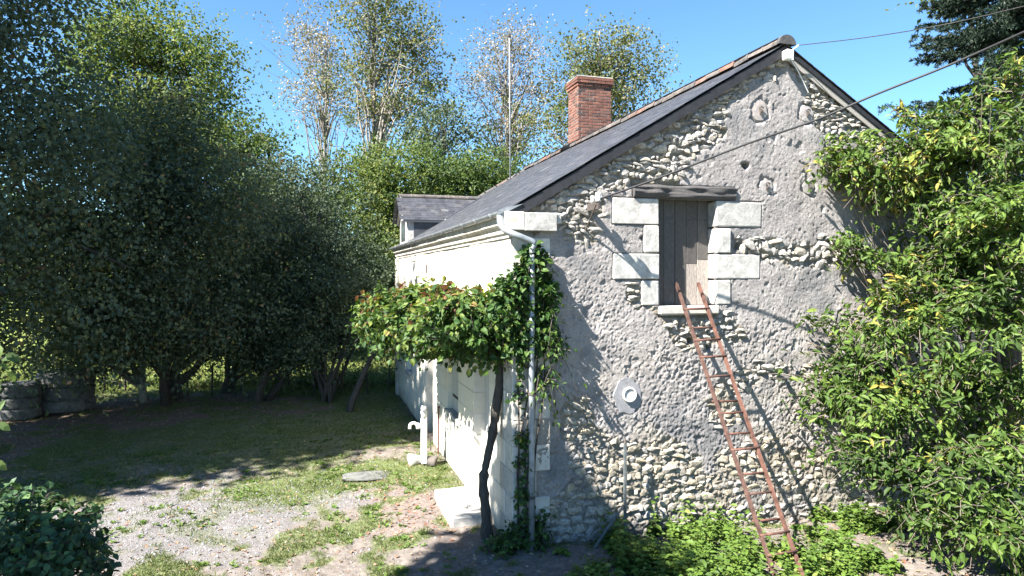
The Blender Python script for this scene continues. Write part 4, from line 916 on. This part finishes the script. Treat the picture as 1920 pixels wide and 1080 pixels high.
# hazels with many stems
def hazel(name, label, px, py, tips, blobs, n, seed, tr=.10, leaf='dark', group='bushy trees with bare stems behind the lawn', bark='bark'):
    q = gnd(px, py); d = depth(q)
    return tree(name, label, 'bushy tree', q, blobs, int(n*1.5), 7, .095, leaf, R_(seed), group, tr, limbs=14, W=.75, length=.6, droop=.35, stems=[at(a, b_, d+dd) for a, b_, dd in tips], bark=bark)
hazel('hazel', 'two stemmed bushy tree forking low, second trunk group from the cistern', 322, 748, [(305, 560, .4), (470, 590, -.5), (400, 520, .5)], [bl(330, 580, 20, 110, 85, 1.8), bl(455, 605, 19.6, 80, 55, 1.6)], 1500, 201, .15)
hazel('hazel', 'single leaning trunk with a low crown in the middle of the tree row', 412, 738, [(500, 620, .3), (450, 560, .6)], [bl(470, 585, 21, 90, 70, 1.8), bl(540, 630, 20.4, 70, 45, 1.5)], 1400, 202, .14)
hazel('hazel', 'dark hazel clump with a sheaf of many thin stems close to the cottage', 612, 752, [(575, 640, 0), (600, 600, .5), (625, 590, -.3), (645, 600, .4), (668, 620, 0), (690, 610, .5), (585, 690, -.4), (655, 650, -.5), (560, 640, .3)], [bl(610, 565, 20, 100, 75, 1.6), bl(695, 590, 20.6, 50, 70, 1.5), bl(555, 610, 20, 70, 50, 1.3)], 1700, 203, .075)
hazel('hazel', 'gnarled pale trunk under the crowns just right of the cistern', 262, 755, [(270, 600, .2), (215, 560, .4)], [bl(240, 610, 19.4, 90, 60, 1.5), bl(160, 655, 19, 70, 45, 1.3)], 1300, 204, .13, bark='palebark')
hazel('hazel', 'low slanting trunk leaning right between the single trunk and the hazel clump', 500, 752, [(575, 680, -.2), (560, 620, .5)], [bl(585, 640, 20, 50, 35, 1.2), bl(510, 655, 20.6, 70, 35, 1.2)], 900, 205, .11)
# sunlit trees behind
tree('sunlit_tree', 'tall bright green tree rising against the sky over the maple at upper left', 'tree', cz(-14.5, 29), [bl(260, 60, 28, 90, 90, 3), bl(350, 130, 28, 75, 90, 2.5), bl(300, 240, 28, 110, 90, 3), bl(390, 260, 28, 55, 90, 2), bl(200, 140, 28, 70, 120, 2.5)], 5200, 7, .14, 'sunny', R_(301), trunk_r=.3, limbs=30, W=.75, length=.9, shell=.45, hue=lambda S, r: r.normal(.68, .15, len(S)))
tree('sunlit_tree', 'loose dark tree with blue sky showing through, left of the thin poplar', 'tree', cz(-10, 27), [bl(465, 270, 26, 45, 55, 2), bl(440, 350, 26, 70, 75, 2), bl(515, 360, 26, 45, 60, 2), bl(590, 400, 26.5, 50, 40, 1.8), bl(500, 440, 26, 90, 70, 2)], 3000, 7, .125, 'sunny', R_(302), trunk_r=.26, limbs=34, W=.7, length=.8, shell=.4, up=.1, rc=.4)
tree('sunlit_tree', 'round sunny green tree left of the dormer, in front of the big poplar', 'tree', cz(-5.4, 31), [bl(745, 330, 30, 75, 60, 2.2), bl(700, 400, 30, 70, 60, 2), bl(660, 330, 31, 50, 45, 1.6), bl(720, 480, 29.5, 70, 60, 2), bl(800, 400, 31, 60, 60, 2)], 4600, 7, .13, 'sunny', R_(303), trunk_r=.22, limbs=20, W=.75, length=.7, shell=.6, hue=lambda S, r: r.normal(.62, .15, len(S)))
tree('sunlit_tree', 'sunny green tree directly above the dormer ridge, left of the mast', 'tree', cz(-1.5, 33), [bl(890, 320, 32, 65, 50, 2), bl(845, 360, 32, 60, 45, 2), bl(930, 350, 33, 50, 45, 2)], 2600, 7, .135, 'sunny', R_(304), trunk_r=.2, limbs=14, W=.75, length=.7, shell=.55)
tree('sunlit_tree', 'airy bluish tree full of sky gaps between the big poplar and the mast', 'tree', cz(-4.2, 38), [bl(830, 240, 38, 65, 60, 2.4), bl(790, 270, 38, 45, 45, 2), bl(880, 270, 38, 50, 45, 2)], 620, 7, .18, 'dark', R_(305), trunk_r=.16, limbs=30, W=.7, length=.8, shell=.3)
# poplars
PG = 'tall half bare poplars behind the cottage'
tree('poplar', 'thin pale poplar with few leaves, leftmost of the tall poplars', 'tree', cz(-11.9, 45), [bl(610, 90, 45, 60, 100, 2.2), bl(580, 190, 45, 45, 60, 2), bl(570, 60, 45, 45, 60, 2), bl(640, 180, 45, 40, 60, 2)], 950, 5, .155, 'pink', R_(401), PG, .17, at(615, 40, 45), 'palebark', 50, .8, .9, shell=.25, up=.7, clump=10, rc=.8)
tree('poplar', 'biggest poplar with green crown and a dark mistletoe ball above the round sunny tree', 'tree', cz(-8.6, 42), [bl(700, 30, 42, 80, 75, 3), bl(770, 80, 42, 75, 85, 3), bl(690, 130, 42, 60, 70, 2.6), bl(740, 190, 42, 80, 60, 2.6), bl(810, 160, 42, 38, 70, 2)], 2100, 6, .175, 'poplar', R_(402), PG, .25, at(706, 0, 42), 'palebark', 60, .8, 1.2, shell=.2, up=.7, mist=[(at(800, 168, 41.5), .38), (at(655, 226, 41.5), .4), (at(700, 256, 41.6), .3)])
tree('poplar', 'pinkish almost leafless poplar with mistletoe balls behind the mast', 'tree', cz(-.4, 45), [bl(965, 85, 45, 70, 60, 3), bl(905, 140, 45, 45, 70, 2.4), bl(1010, 170, 45, 50, 80, 2.6), bl(950, 240, 45, 80, 70, 2.6)], 1500, 5, .15, 'pink', R_(403), PG, .2, at(962, 120, 45), 'palebark', 90, .8, 1.2, shell=.15, up=.75, clump=9, rc=.9, mist=[(at(926, 149, 44.5), .24), (at(946, 188, 44.5), .26), (at(964, 198, 44.5), .28), (at(985, 221, 44.5), .38), (at(955, 172, 44.5), .16)])
tree('poplar', 'bushy olive poplar directly behind the chimney', 'tree', cz(6.0, 42), [bl(1120, 110, 42, 70, 65, 2.8), bl(1090, 190, 42, 55, 70, 2.6), bl(1170, 150, 42, 50, 60, 2.4), bl(1160, 220, 42, 60, 50, 2.4), bl(1040, 250, 42, 50, 50, 2.2)], 2400, 6, .175, 'poplar', R_(404), PG, .3, at(1125, 55, 42), 'palebark', 44, .8, 1.2, shell=.35, up=.5, mist=[(at(1050, 208, 41.5), .3)])
# the wood beyond the field, one tree copied
FB = [(*cz(x, z, h_), r, r*.8, h_) for x, z, h_, r in ((-28, 45, 4, 4), (-22, 44, 5, 4), (-17, 44.5, 4, 4), (-12, 46, 4.5, 4), (-7, 44, 4, 3.5), (-2, 47, 4.5, 4), (4, 48, 4, 4), (-34, 47, 5, 5))]
Pw, Dw, Nw, Lw, Ww, tw_, _, _ = shoots(FB, 6000, 6, 1.2, .30, .8, R_(501), .25, .35, .6, .7, .7)
tag(link('far_wood', leaf_mesh('far_wood', Pw, Dw, Nw, Lw, Ww, tw_, LM['sunny'])), 'dark wood far across the field, glimpsed between the stems', 'wood', None, 'stuff')
# low bramble scrub along the fence
def bush(name, label, cat, blobs, n, m, L, leaf, seed, group=None, W=.6, length=.4, twig=.004, tpl=LEAF2, droop=.3, kind=None, hue=None):
    rng = R_(seed); B = np.array(blobs); base = (*B[:, :2].mean(0), 0); root = empty(name, base, label, cat, group)
    P, D, N, LL, WW, t, C, S = shoots(blobs, n, m, length, L, W, rng, droop, .4, .6, .5, .7, hue)
    mb = MB(); mb.add(*tubes(C, np.tile(np.array([1, .8, .6, .4])*twig, (len(C), 1)), 3))
    for b_ in B:
        for k in range(4): mb.tube(wobble(np.array([b_[0]+rng.normal(0, .1), b_[1]+rng.normal(0, .1), -.03]), b_[:3]+rng.normal(0, .5, 3)*b_[3:], 5, .02, rng), [.014, .012, .01, .008, .005], 5)
    mb.build('twigs', MT['bark'], root); link('foliage', leaf_mesh('foliage', P, D, N, LL, WW, t, LM[leaf], tpl), root); return root
for k, (px, w) in enumerate([(180, 70), (290, 50), (375, 55), (470, 60), (545, 50), (655, 60), (730, 55)]):
    bush('bramble_bush', ['low bramble by the fence nearest the cistern', 'low bramble by the fence between the pale trunk and the forked tree', 'low bramble by the fence right of the forked tree', 'low bramble by the fence behind the leaning single trunk', 'low bramble by the fence behind the slanting trunk', 'low bramble by the fence behind the hazel clump', 'low bramble by the fence nearest the cottage corner'][k], 'bramble',
         [bl(px, 728, 22.3+.3*(k % 2), w*.6, 18, .5), bl(px+w*.5, 718, 22.6, w*.35, 22, .4)], 130, 6, .10, 'sunny', 520+k, 'brambles along the wire fence', .7, .4)

# spruce at the upper right
def spruce():
    rng = R_(601); base = cz(9.6, 13.2); root = empty('spruce_tree', base, 'dark blue green spruce at the top right corner behind the bright shrub', 'tree')
    mb = MB(); top = base+UP*13; mb.tube([base-UP*.1, base+UP*6, top], [.24, .16, .03], 8); P, D = [], []; C = []
    for k in range(150):
        z = 3.2+9.2*rng.random(); a = rng.random()*2*math.pi; L = (13.2-z)*.30*(.75+.4*rng.random()); dv = np.array([math.cos(a), math.sin(a), 0])
        t = np.linspace(0, 1, 8)[:, None]; path = base+UP*z+dv*L*t+UP*(-.30*L*t+.26*L*t**2.2); mb.tube(path, np.linspace(.03, .006, 8), 4, False)
        lat = np.cross(dv, UP)
        for s in np.linspace(.12, 1, 16):
            p0 = path[0]*(1-s)+path[-1]*s; i = int(s*7); p0 = path[i]
            for sg in (-1, 1):
                tw = unit(dv*.75+sg*lat*.8+UP*rng.normal(-.12, .15)); tl = L*.30*(1.05-s*.6)*(.7+.5*rng.random()); C.append(np.stack([p0, p0+tw*tl*.4-UP*.03*tl, p0+tw*tl*.75-UP*.10*tl, p0+tw*tl-UP*.14*tl]))
    C = np.array(C); m = 40; t = rng.random((len(C), m, 1)); i = np.minimum((t*3).astype(int), 2)[..., 0]; u = t[..., 0]*3-i
    A = C[np.arange(len(C))[:, None], i]; Bq = C[np.arange(len(C))[:, None], i+1]; P = A+(Bq-A)*u[..., None]
    D = unit(unit(Bq-A)*.8+rng.standard_normal(P.shape)*.7+UP*.15); N = unit(rng.standard_normal(P.shape)+UP*.6); q = len(C)*m
    mb.build('trunk', MT['bark'], root, True)
    link('crown', leaf_mesh('crown', P.reshape(-1, 3), D.reshape(-1, 3), N.reshape(-1, 3), np.full(q, .085), np.full(q, .020), rng.normal(.45, .22, q), LM['spruce']), root)
spruce()
tree('yellowing_tree', 'twig of yellowing leaves at the very top edge left of the spruce', 'tree', cz(12.6, 17.5), [bl(1740, 12, 16, 38, 14, .5), bl(1800, -20, 16, 70, 30, .8), bl(1890, -60, 16, 120, 60, 1.2)], 260, 7, .15, 'sunny', R_(602), trunk_r=.16, limbs=10, W=.6, length=.6, hue=lambda S, r: r.normal(.85, .1, len(S)))

# ================================================================== PLANTS ROUND THE HOUSE
def singles(P, D, N, LL, WW, k_near, root, mat, wname='leaf', prefer=None):
    """the leaves that show largest become single leaves; returns the mask of the rest"""
    sc = depth(P) if prefer is None else prefer; idx = np.argsort(sc)[:k_near]; X, Y, Z = frames(D, N)
    for k in range(3):
        pass
    V = LEAF6[0]; mes = [np_mesh(wname, V*np.array([1, 1, 1+.6*j]), [LEAF6[1]], mat) for j in range(3)]
    for n_, i in enumerate(idx):
        M = np.eye(4); M[:3, 0] = X[i]*WW[i]; M[:3, 1] = Y[i]*LL[i]; M[:3, 2] = Z[i]*LL[i]; M[:3, 3] = P[i]
        o = link(wname, mes[n_ % 3], root); o.matrix_basis = Matrix(M.tolist())
    keep = np.ones(len(P), bool); keep[idx] = False; return keep
# big bright shrub in front of the right part of the gable
def big_shrub():
    rng = R_(701); base = gnd(1862, 935)*np.array([1, 1, 0])
    root = empty('broadleaf_shrub', base, 'large bright green broadleaf shrub covering the right end of the gable', 'shrub')
    B = [bl(1640, 300, 10.2, 60, 42, .4), bl(1730, 290, 10.2, 50, 45, .4), bl(1780, 300, 10.1, 95, 75, .7), bl(1880, 260, 9.8, 90, 100, .8), bl(1775, 440, 10.0, 72, 80, .6), bl(1650, 480, 10.1, 75, 28, .3), bl(1575, 462, 10.2, 42, 20, .25),
         bl(1860, 460, 9.4, 120, 120, .9), bl(1700, 600, 9.6, 85, 75, .6), bl(1850, 640, 9.0, 130, 110, .9), bl(1625, 700, 9.7, 60, 50, .4), bl(1560, 735, 9.8, 45, 22, .25), bl(1700, 760, 9.2, 110, 70, .6),
         bl(1640, 850, 9.0, 65, 55, .45), bl(1850, 830, 8.7, 110, 70, .6), bl(1740, 900, 8.7, 90, 55, .5), bl(1880, 960, 8.3, 70, 70, .5), bl(1915, 740, 8.8, 80, 90, .6), bl(1800, 985, 8.2, 60, 40, .4), bl(1600, 620, 10.1, 40, 30, .25)]
    hue = lambda S, r: np.clip(r.normal(.38, .15, len(S))+.24*sstep(.9, 0, np.hypot(S[:, 0]-B[0][0], S[:, 2]-B[0][2]))+.05*sstep(.5, .0, np.hypot(S[:, 0]-B[12][0], S[:, 2]-B[12][2])-.3), 0, 1)
    P, D, N, LL, WW, t, C, S = shoots(B, 2700, 11, .45, .120, .42, rng, .45, .45, .75, .6, .9, hue, 16, .17)
    # long free shoots above and at the left edge
    B2 = [bl(1700, 215, 10.2, 26, 14, .2), bl(1745, 225, 10.2, 40, 20, .3), bl(1800, 205, 10, 45, 30, .4), bl(1905, 150, 9.8, 50, 50, .5), bl(1480, 700, 9.9, 16, 8, .12), bl(1545, 600, 10.0, 24, 14, .15), bl(1530, 650, 10, 22, 14, .15), bl(1520, 780, 9.8, 24, 18, .2), bl(1580, 330, 10.3, 22, 26, .15)]
    P2, D2, N2, L2, W2, t2, C2, S2 = shoots(B2, 120, 8, .5, .13, .42, rng, .35, .9, .7, .2, .8)
    P, D, N = (np.concatenate(a) for a in ((P, P2), (D, D2), (N, N2))); LL, WW, t, C = (np.concatenate(a) for a in ((LL, L2), (WW, W2), (t, t2), (C, C2)))
    ok = P[:, 1] < -.06; ok |= P[:, 0] > 8.6; ok &= P[:, 2] > .05
    P, D, N, LL, WW, t = (a[ok] for a in (P, D, N, LL, WW, t))
    mb = MB(); Bn = np.array(B)
    for k, b_ in enumerate(B+B2):
        mid = base+np.array([0, 0, .5+.5*rng.random()]); c = np.array(b_[:3])
        pth = wobble(base+rng.normal(0, .14, 3)*np.array([1, 1, 0])-UP*.05, c, 8, .035, rng, .25); mb.tube(pth, np.linspace(.055 if k < 12 else .035, .008, 8), 6)
        for q in range(3):
            st = pth[rng.integers(3, 8)]; mb.tube(wobble(st, c+rng.normal(0, .6, 3)*np.array(b_[3:]), 5, .025, rng), [.014, .011, .009, .007, .005], 4, False)
    mb.add(*tubes(C, np.tile(np.array([.006, .005, .004, .003]), (len(C), 1)), 3)); mb.build('branches', MT['branch'], root)
    mb = MB(); tr = wobble(base-UP*.1, base+np.array([-.15, .1, 2.4]), 7, .04, rng); mb.tube(tr, [.13, .11, .10, .09, .08, .06, .04], 9); mb.build('trunk', MT['palebark'], root, True)
    keep = singles(P, D, N, LL, WW, 300, root, LO['shrub'])
    o = link('leaves', leaf_mesh('leaves', P[keep], D[keep], N[keep], LL[keep], WW[keep], t[keep], LM['shrub'], LEAF6), root); tag(o, kind='stuff')
big_shrub()
# vine: twisted trunk and a long box of leaves along the white wall
def vine():
    rng = R_(801); q = gnd(913, 1012); root = empty('grape_vine', q, 'vine with a crooked bare trunk and a thick canopy of green and reddish leaves', 'vine')
    d0 = depth(q); pts = [(913, 1016, 0), (911, 960, 0), (906, 905, -.02), (914, 858, 0), (923, 815, .02), (930, 765, .04), (937, 715, .06), (935, 668, .1), (925, 630, .3)]
    mb = MB(); tp = smooth_path([at(a, b_, d0+e) for a, b_, e in pts], 46); rr = np.interp(np.linspace(0, 1, 46), [0, .1, .3, .6, 1], [.088, .066, .06, .062, .055])*(1+.10*rng.standard_normal(46)); mb.tube(tp, rr, 10)
    arm = [tp[-1], np.array([-.45, 1.2, 2.75]), np.array([-.6, 2.8, 2.85]), np.array([-.75, 4.9, 2.85])]; mb.tube(smooth_path(arm, 26), np.linspace(.05, .018, 26), 7)
    mb.tube(smooth_path([tp[-2], np.array([.0, -.05, 3.1]), np.array([.2, -.2, 3.8])], 14), np.linspace(.035, .01, 14), 6); mb.build('trunk', MT['bark'], root, True)
    for zz in (2.72, 3.0):
        mb = MB(); mb.tube([(-.02, .25, zz), (-.55, .9, zz), (-.75, 4.9, zz), (-.02, 5.1, zz)], .006, 5); mb.build('support_wire', MT['iron'], root)
    B = [(-.50, .55, 2.98, .46, .6, .40), (-.58, 1.4, 2.99, .54, .7, .40), (-.68, 2.3, 2.98, .60, .75, .42), (-.80, 3.2, 2.95, .68, .75, .45), (-.86, 3.9, 2.92, .68, .6, .46), (-.90, 4.5, 2.86, .58, .5, .44), (-.2, .3, 3.0, .3, .35, .42)]
    hue = lambda S, r: np.clip(r.normal(.36, .16, len(S))+.34*sstep(2.9, 3.4, S[:, 2])*r.random(len(S))*1.6+.18*sstep(3, 5, S[:, 1])*r.random(len(S)), 0, 1)
    P, D, N, LL, WW, t, C, S = shoots(B, 3300, 8, .30, .105, .70, rng, .4, .45, .8, .66, 1.0, hue, 16, .12)
    ok = P[:, 0] < -.03; ok |= (P[:, 1] < -.08); P, D, N, LL, WW, t = (a[ok] for a in (P, D, N, LL, WW, t))
    mb = MB(); mb.add(*tubes(C, np.tile(np.array([.006, .005, .004, .003]), (len(C), 1)), 3)); mb.build('shoots', MT['bark'], root)
    keep = singles(P, D, N, LL, WW, 200, root, LO['vine'])
    tag(link('leaves', leaf_mesh('leaves', P[keep], D[keep], N[keep], LL[keep], WW[keep], t[keep], LM['vine'], LEAF6), root), kind='stuff')
vine()
# ivy climbing the corner round the downpipe
def corner_climber():
    rng = R_(811); root = empty('climbing_creeper', (.3, -.1, 0), 'dark green creeper wrapped round the downpipe at the cottage corner', 'creeper')
    B = [(.27, -.09, 3.88, .16, .08, .16), (.08, -.10, 3.55, .24, .09, .28), (.38, -.10, 3.45, .16, .09, .34), (.10, -.10, 3.1, .24, .09, .34), (.38, -.10, 2.95, .16, .09, .30), (.10, -.10, 2.75, .20, .09, .2), (-.14, -.12, 3.25, .16, .12, .35)]
    P, D, N, LL, WW, t, C, S = shoots(B, 520, 7, .20, .095, .72, rng, .5, .1, .8, .55, .7, lambda S, r: r.normal(.28, .13, len(S)))
    # hanging runners that stand off the wall
    B1 = [(.52, -.20, 3.2, .10, .07, .22), (.55, -.22, 2.75, .12, .07, .25), (.42, -.2, 2.35, .14, .07, .2)]
    P1, D1, N1, L1, W1, t1, C1, S1 = shoots(B1, 26, 7, .45, .095, .5, rng, .8, .1, .7, .3, .7, lambda S, r: r.normal(.3, .12, len(S)))
    B2 = [(.02, -.09, .25, .22, .1, .28), (.12, -.1, .8, .12, .07, .4), (.1, -.09, 1.45, .08, .06, .35), (.28, -.13, .3, .22, .1, .3), (-.12, -.1, .12, .25, .2, .14), (.05, -.12, 2.1, .08, .05, .3)]
    P2, D2, N2, L2, W2, t2, C2, S2 = shoots(B2, 190, 6, .22, .07, .75, rng, .4, .2, .8, .4, .7, lambda S, r: r.normal(.25, .12, len(S)))
    P, D, N = (np.concatenate(a) for a in ((P, P1, P2), (D, D1, D2), (N, N1, N2))); LL, WW, t, C = (np.concatenate(a) for a in ((LL, L1, L2), (WW, W1, W2), (t, t1, t2), (C, C1, C2)))
    ok = (P[:, 1] < -.03) | (P[:, 0] < -.02); P, D, N, LL, WW, t = (a[ok] for a in (P, D, N, LL, WW, t))
    mb = MB(); mb.add(*tubes(C, np.tile(np.array([.006, .005, .004, .003]), (len(C), 1)), 3))
    for k in range(6): mb.tube(smooth_path([(.05+.05*k, -.04, 0), (.0+.06*k+rng.normal(0, .05), -.05, 1.2), (.1+.05*k+rng.normal(0, .06), -.05, 2.3), (.05*k+rng.normal(0, .1), -.12, 3.3)], 16), np.linspace(.016, .007, 16), 5)
    mb.build('stems', MT['bark'], root)
    keep = singles(P, D, N, LL, WW, 150, root, LO['vine'])
    tag(link('leaves', leaf_mesh('leaves', P[keep], D[keep], N[keep], LL[keep], WW[keep], t[keep], LM['vine'], LEAF6), root), kind='stuff')
corner_climber()
# ivy bush in the near left corner, and a leafy twig that reaches in from the left
def ivy_bush():
    rng = R_(821); B = [bl(40, 1010, 6.0, 110, 75, .6), bl(110, 1060, 5.7, 75, 70, .5), bl(-60, 1000, 6.2, 120, 90, .6), bl(20, 1150, 5.5, 170, 120, .7), bl(40, 1330, 5.5, 170, 140, .7)]
    root = empty('ivy_bush', (*np.array(B)[:, :2].mean(0), 0), 'dark rounded ivy bush in the near bottom left corner', 'ivy bush')
    P, D, N, LL, WW, t, C, S = shoots(B, 1500, 7, .24, .075, .85, rng, .3, .3, .8, .72, 1.0, lambda S, r: r.normal(.35, .16, len(S)))
    mb = MB(); mb.add(*tubes(C, np.tile(np.array([.005, .004, .0035, .003]), (len(C), 1)), 3))
    for b_ in B:
        for k in range(5): mb.tube(wobble(np.array([b_[0]+rng.normal(0, .15), b_[1]+rng.normal(0, .15), -.03]), np.array(b_[:3])+rng.normal(0, .3, 3)*np.array(b_[3:]), 6, .02, rng), np.linspace(.03, .008, 6), 5)
    mb.build('stems', MT['bark'], root); keep = singles(P, D, N, LL, WW, 220, root, LO['ivy'], prefer=depth(P)-1.2*(P[:, 2]-1.4))
    tag(link('leaves', leaf_mesh('leaves', P[keep], D[keep], N[keep], LL[keep], WW[keep], t[keep], LM['ivy'], LEAF6), root), kind='stuff')
ivy_bush()
def near_twig():
    rng = R_(831); base = at(-230, 515, 3.3)*np.array([1, 1, 0]); root = empty('leafy_sapling', base, 'sapling reaching a few bright leaves into the picture at the left edge', 'sapling')
    mb = MB(); top = at(-170, 560, 3.3); mb.tube(smooth_path([base-UP*.05, (base+top)/2+RT*.05, top+UP*.4], 14), np.linspace(.022, .008, 14), 7); mb.build('trunk', MT['bark'], root, True)
    k = 0
    for (x, y, dx, dy) in ((8, 655, .2, 1), (18, 672, .7, .4), (6, 690, .5, .6), (22, 705, .4, .9), (4, 720, -.2, 1), (12, 682, .9, -.1), (2, 668, .1, -.8), (6, 800, .5, .4), (0, 870, .4, .5), (3, 780, .3, -.8)):
        p = at(x-8, y-8, 3.2+.02*k); d = RT*dx-UP*dy+FW*rng.normal(0, .3); n = unit(-FW*.7+UP*.6+rng.normal(0, .3, 3)); X, Y, Z = frames(d[None], n[None]); L = .055+.02*rng.random()
        me = np_mesh('leaf', LEAF6[0]*np.array([L*.62, L, L]), [LEAF6[1]], LO['sunny']); M = np.eye(4); M[:3, 0] = X[0]; M[:3, 1] = Y[0]; M[:3, 2] = Z[0]; M[:3, 3] = p
        o = link('leaf', me, root); o.matrix_basis = Matrix(M.tolist()); k += 1
    for (x, y) in ((16, 680), (6, 800), (2, 870)):
        mb = MB(); e = at(x-8, y-8, 3.22); s = base+UP*(e[2]-.05); mb.tube(smooth_path([s, (s+e)/2+UP*.06, e], 8), np.linspace(.006, .002, 8), 5); mb.build('twig', MT['bark'], root)
near_twig()

# ================================================================== GROUND COVER
def on_ground(P): P[:, 2] = gh(P[:, 0], P[:, 1]); return P
def weeds():
    rng = R_(901); S = []; zone = gpoly([(1040, 1060), (1110, 1030), (1180, 985), (1240, 965), (1420, 955), (1640, 945), (1665, 1010), (1640, 1100), (1560, 1160), (1000, 1160)])
    c = np.array([rng.uniform(-.2, 7, 9000), rng.uniform(-2.6, -.03, 9000), np.zeros(9000)]).T
    sd = poly_sd(c[:, 0], c[:, 1], zone); dens = sstep(.15, -.15, sd+.25*nz(c[:, 0], c[:, 1], .7, 41))*sstep(-.45, .55, nz(c[:, 0], c[:, 1], .6, 42)+.8*np.exp(-((c[:, 0]-2.4)/1.3)**2)*np.exp(-(c[:, 1]/1.2)**2))
    S = on_ground(c[(rng.random(9000) < dens*.27)]); n = len(S); m = 16
    hgt = (.07+.42*rng.random(n)**1.6)*(.6+.7*np.exp(-((S[:, 0]-2.3)/1.2)**2)); lean = rng.normal(0, .25, (n, 3)); lean[:, 2] = 1; lean = unit(lean)
    t = (np.arange(m)+1)/m; P = S[:, None]+lean[:, None]*(hgt[:, None, None]*t[None, :, None]); a = rng.random(n)[:, None]*6+np.arange(m)*2.4
    D = np.stack([np.cos(a), np.sin(a), .35-.5*rng.random((n, m))], -1); N = unit(rng.standard_normal((n, m, 3))*.35+UP)
    L = (.035+.075*rng.random((n, m)))*(1.25-.5*t)*(.6+.9*rng.random((n, 1))); hue = np.clip(rng.normal(.42, .24, n)[:, None]+rng.normal(0, .12, (n, m)), 0, 1)
    q = n*m; tag(link('weeds', leaf_mesh('weeds', P.reshape(-1, 3), unit(D).reshape(-1, 3), N.reshape(-1, 3), L.ravel(), L.ravel()*.62, hue.ravel(), LM['weed'], LEAF6)), 'bright green nettles and low weeds along the foot of the gable', 'weeds', None, 'stuff')
    C = np.stack([S, S+lean*hgt[:, None]*.5, S+lean*hgt[:, None]], 1); V, F = tubes(C, np.full((n, 3), .004), 3)
    # grass: blades on lawn and tufts
    N0 = 560000; d = 7.8+22*rng.random(N0)**1.5; x = (rng.random(N0)-.5)*2*.80*d; p = cz(0, 0)[None]+RT*x[:, None]+FW*d[:, None]; p[:, 2] = 0
    ok = (p[:, 0] < -.02) | (p[:, 1] < -.02) | (p[:, 1] > LEN+.2); ok &= ~((p[:, 0] > -.65) & (p[:, 0] < 0) & (p[:, 1] > 1) & (p[:, 1] < 2.45)); p = p[ok]
    gr, lit, grass, field, red = masks(p[:, 0], p[:, 1]); k = rng.random(len(p)) < grass*.72*(1-.7*field)+.02; p = on_ground(p[k]); n = len(p); dd = depth(p); fld = field[k]
    hg = (.02+.05*rng.random(n)**1.5)*(1+.5*nz(p[:, 0], p[:, 1], .5, 44).clip(-1, 2)*.5)*(1+3.0*fld); D = rng.normal(0, .75, (n, 3)); D[:, 2] = 1
    w = np.clip(dd*.0009, .006, .03)
    tag(link('grass', leaf_mesh('grass', p, unit(D), unit(rng.standard_normal((n, 3))+np.array([0, -.5, 0])), hg, w, np.clip(rng.normal(.45, .22, n)+.1*fld, 0, 1), LM['grass'])), 'short patchy grass of the yard and the lawn', 'grass', None, 'stuff')
    # broad-leaved lawn weeds in rosettes
    N1 = 5200; x = rng.uniform(-7.5, 0, N1); y = rng.uniform(-1.5, 7, N1); gr, lit, grass, field, red = masks(x, y); k = (rng.random(N1) < (.14+.34*grass*(1-lit))*sstep(-.2, .8, nz(x, y, .6, 45))) & ~((x > -.65) & (y > 1) & (y < 2.45)); c = on_ground(np.stack([x[k], y[k], 0*x[k]], 1)); n = len(c); m = 9
    a = rng.random(n)[:, None]*6+np.arange(m)*2.4; D = unit(np.stack([np.cos(a), np.sin(a), .3+.5*rng.random((n, m))], -1)); P = np.repeat(c[:, None], m, 1)+rng.normal(0, .02, (n, m, 3))*np.array([1, 1, .3]); L = .03+.06*rng.random((n, m))
    tag(link('lawn_weeds', leaf_mesh('lawn_weeds', P.reshape(-1, 3), D.reshape(-1, 3), unit(rng.standard_normal((n*m, 3))*.3+UP), L.ravel(), L.ravel()*.5, np.clip(rng.normal(.45, .16, n*m), 0, 1), LM['weed'], LEAF2)), 'low broad leaved weeds scattered through the yard', 'weeds', None, 'stuff')
    # fallen leaves
    N2 = 60000; d = 7.8+14*rng.random(N2); x = (rng.random(N2)-.5)*1.6*d; p = cz(0, 0)[None]+RT*x[:, None]+FW*d[:, None]; p[:, 2] = 0
    ok = (p[:, 0] < -.02) | (p[:, 1] < -.1); p = p[ok]; gr, lit, grass, field, red = masks(p[:, 0], p[:, 1]); k = rng.random(len(p)) < .12+.35*lit+.30*red+.12*(p[:, 0] > 2); p = on_ground(p[k]); p[:, 2] += .008; n = len(p); a = rng.random(n)*6.3
    L = .035+.05*rng.random(n); tint = np.where(rng.random(n) < .08+.35*red[k], .97, rng.random(n)*.75)
    tag(link('fallen_leaves', leaf_mesh('fallen_leaves', p, np.stack([np.cos(a), np.sin(a), rng.normal(0, .15, n)], -1), unit(rng.standard_normal((n, 3))*.35+UP), L, L*.6, tint, LM['litter'])), 'dry fallen leaves lying on the yard', 'fallen leaves', None, 'stuff')
    # loose gravel
    N3 = 30000; x = rng.uniform(-8, -.3, N3); y = rng.uniform(-2, 5, N3); gr, lit, grass, field, red = masks(x, y); k = rng.random(N3) < gr*.8+.10; c = on_ground(np.stack([x[k], y[k], 0*x[k]], 1)); n = len(c)
    O = np.array([[1, 0, 0], [-1, 0, 0], [0, 1, 0], [0, -1, 0], [0, 0, 1], [0, 0, -1.]]); F = np.array([[0, 2, 4], [2, 1, 4], [1, 3, 4], [3, 0, 4], [2, 0, 5], [1, 2, 5], [3, 1, 5], [0, 3, 5]])
    sz = (.006+.016*rng.random(n)**2)[:, None, None]; V = c[:, None]+(O[None]*(1+.3*rng.standard_normal((n, 6, 3)))+.3*rng.standard_normal((n, 6, 3)))*sz*np.array([1, 1, .7])
    tag(link('gravel', np_mesh('gravel', V.reshape(-1, 3), [(F[None]+(np.arange(n)*6)[:, None, None]).reshape(-1, 3)], MT['pebble'])), 'loose grey gravel on the drive', 'gravel', None, 'stuff')
weeds()
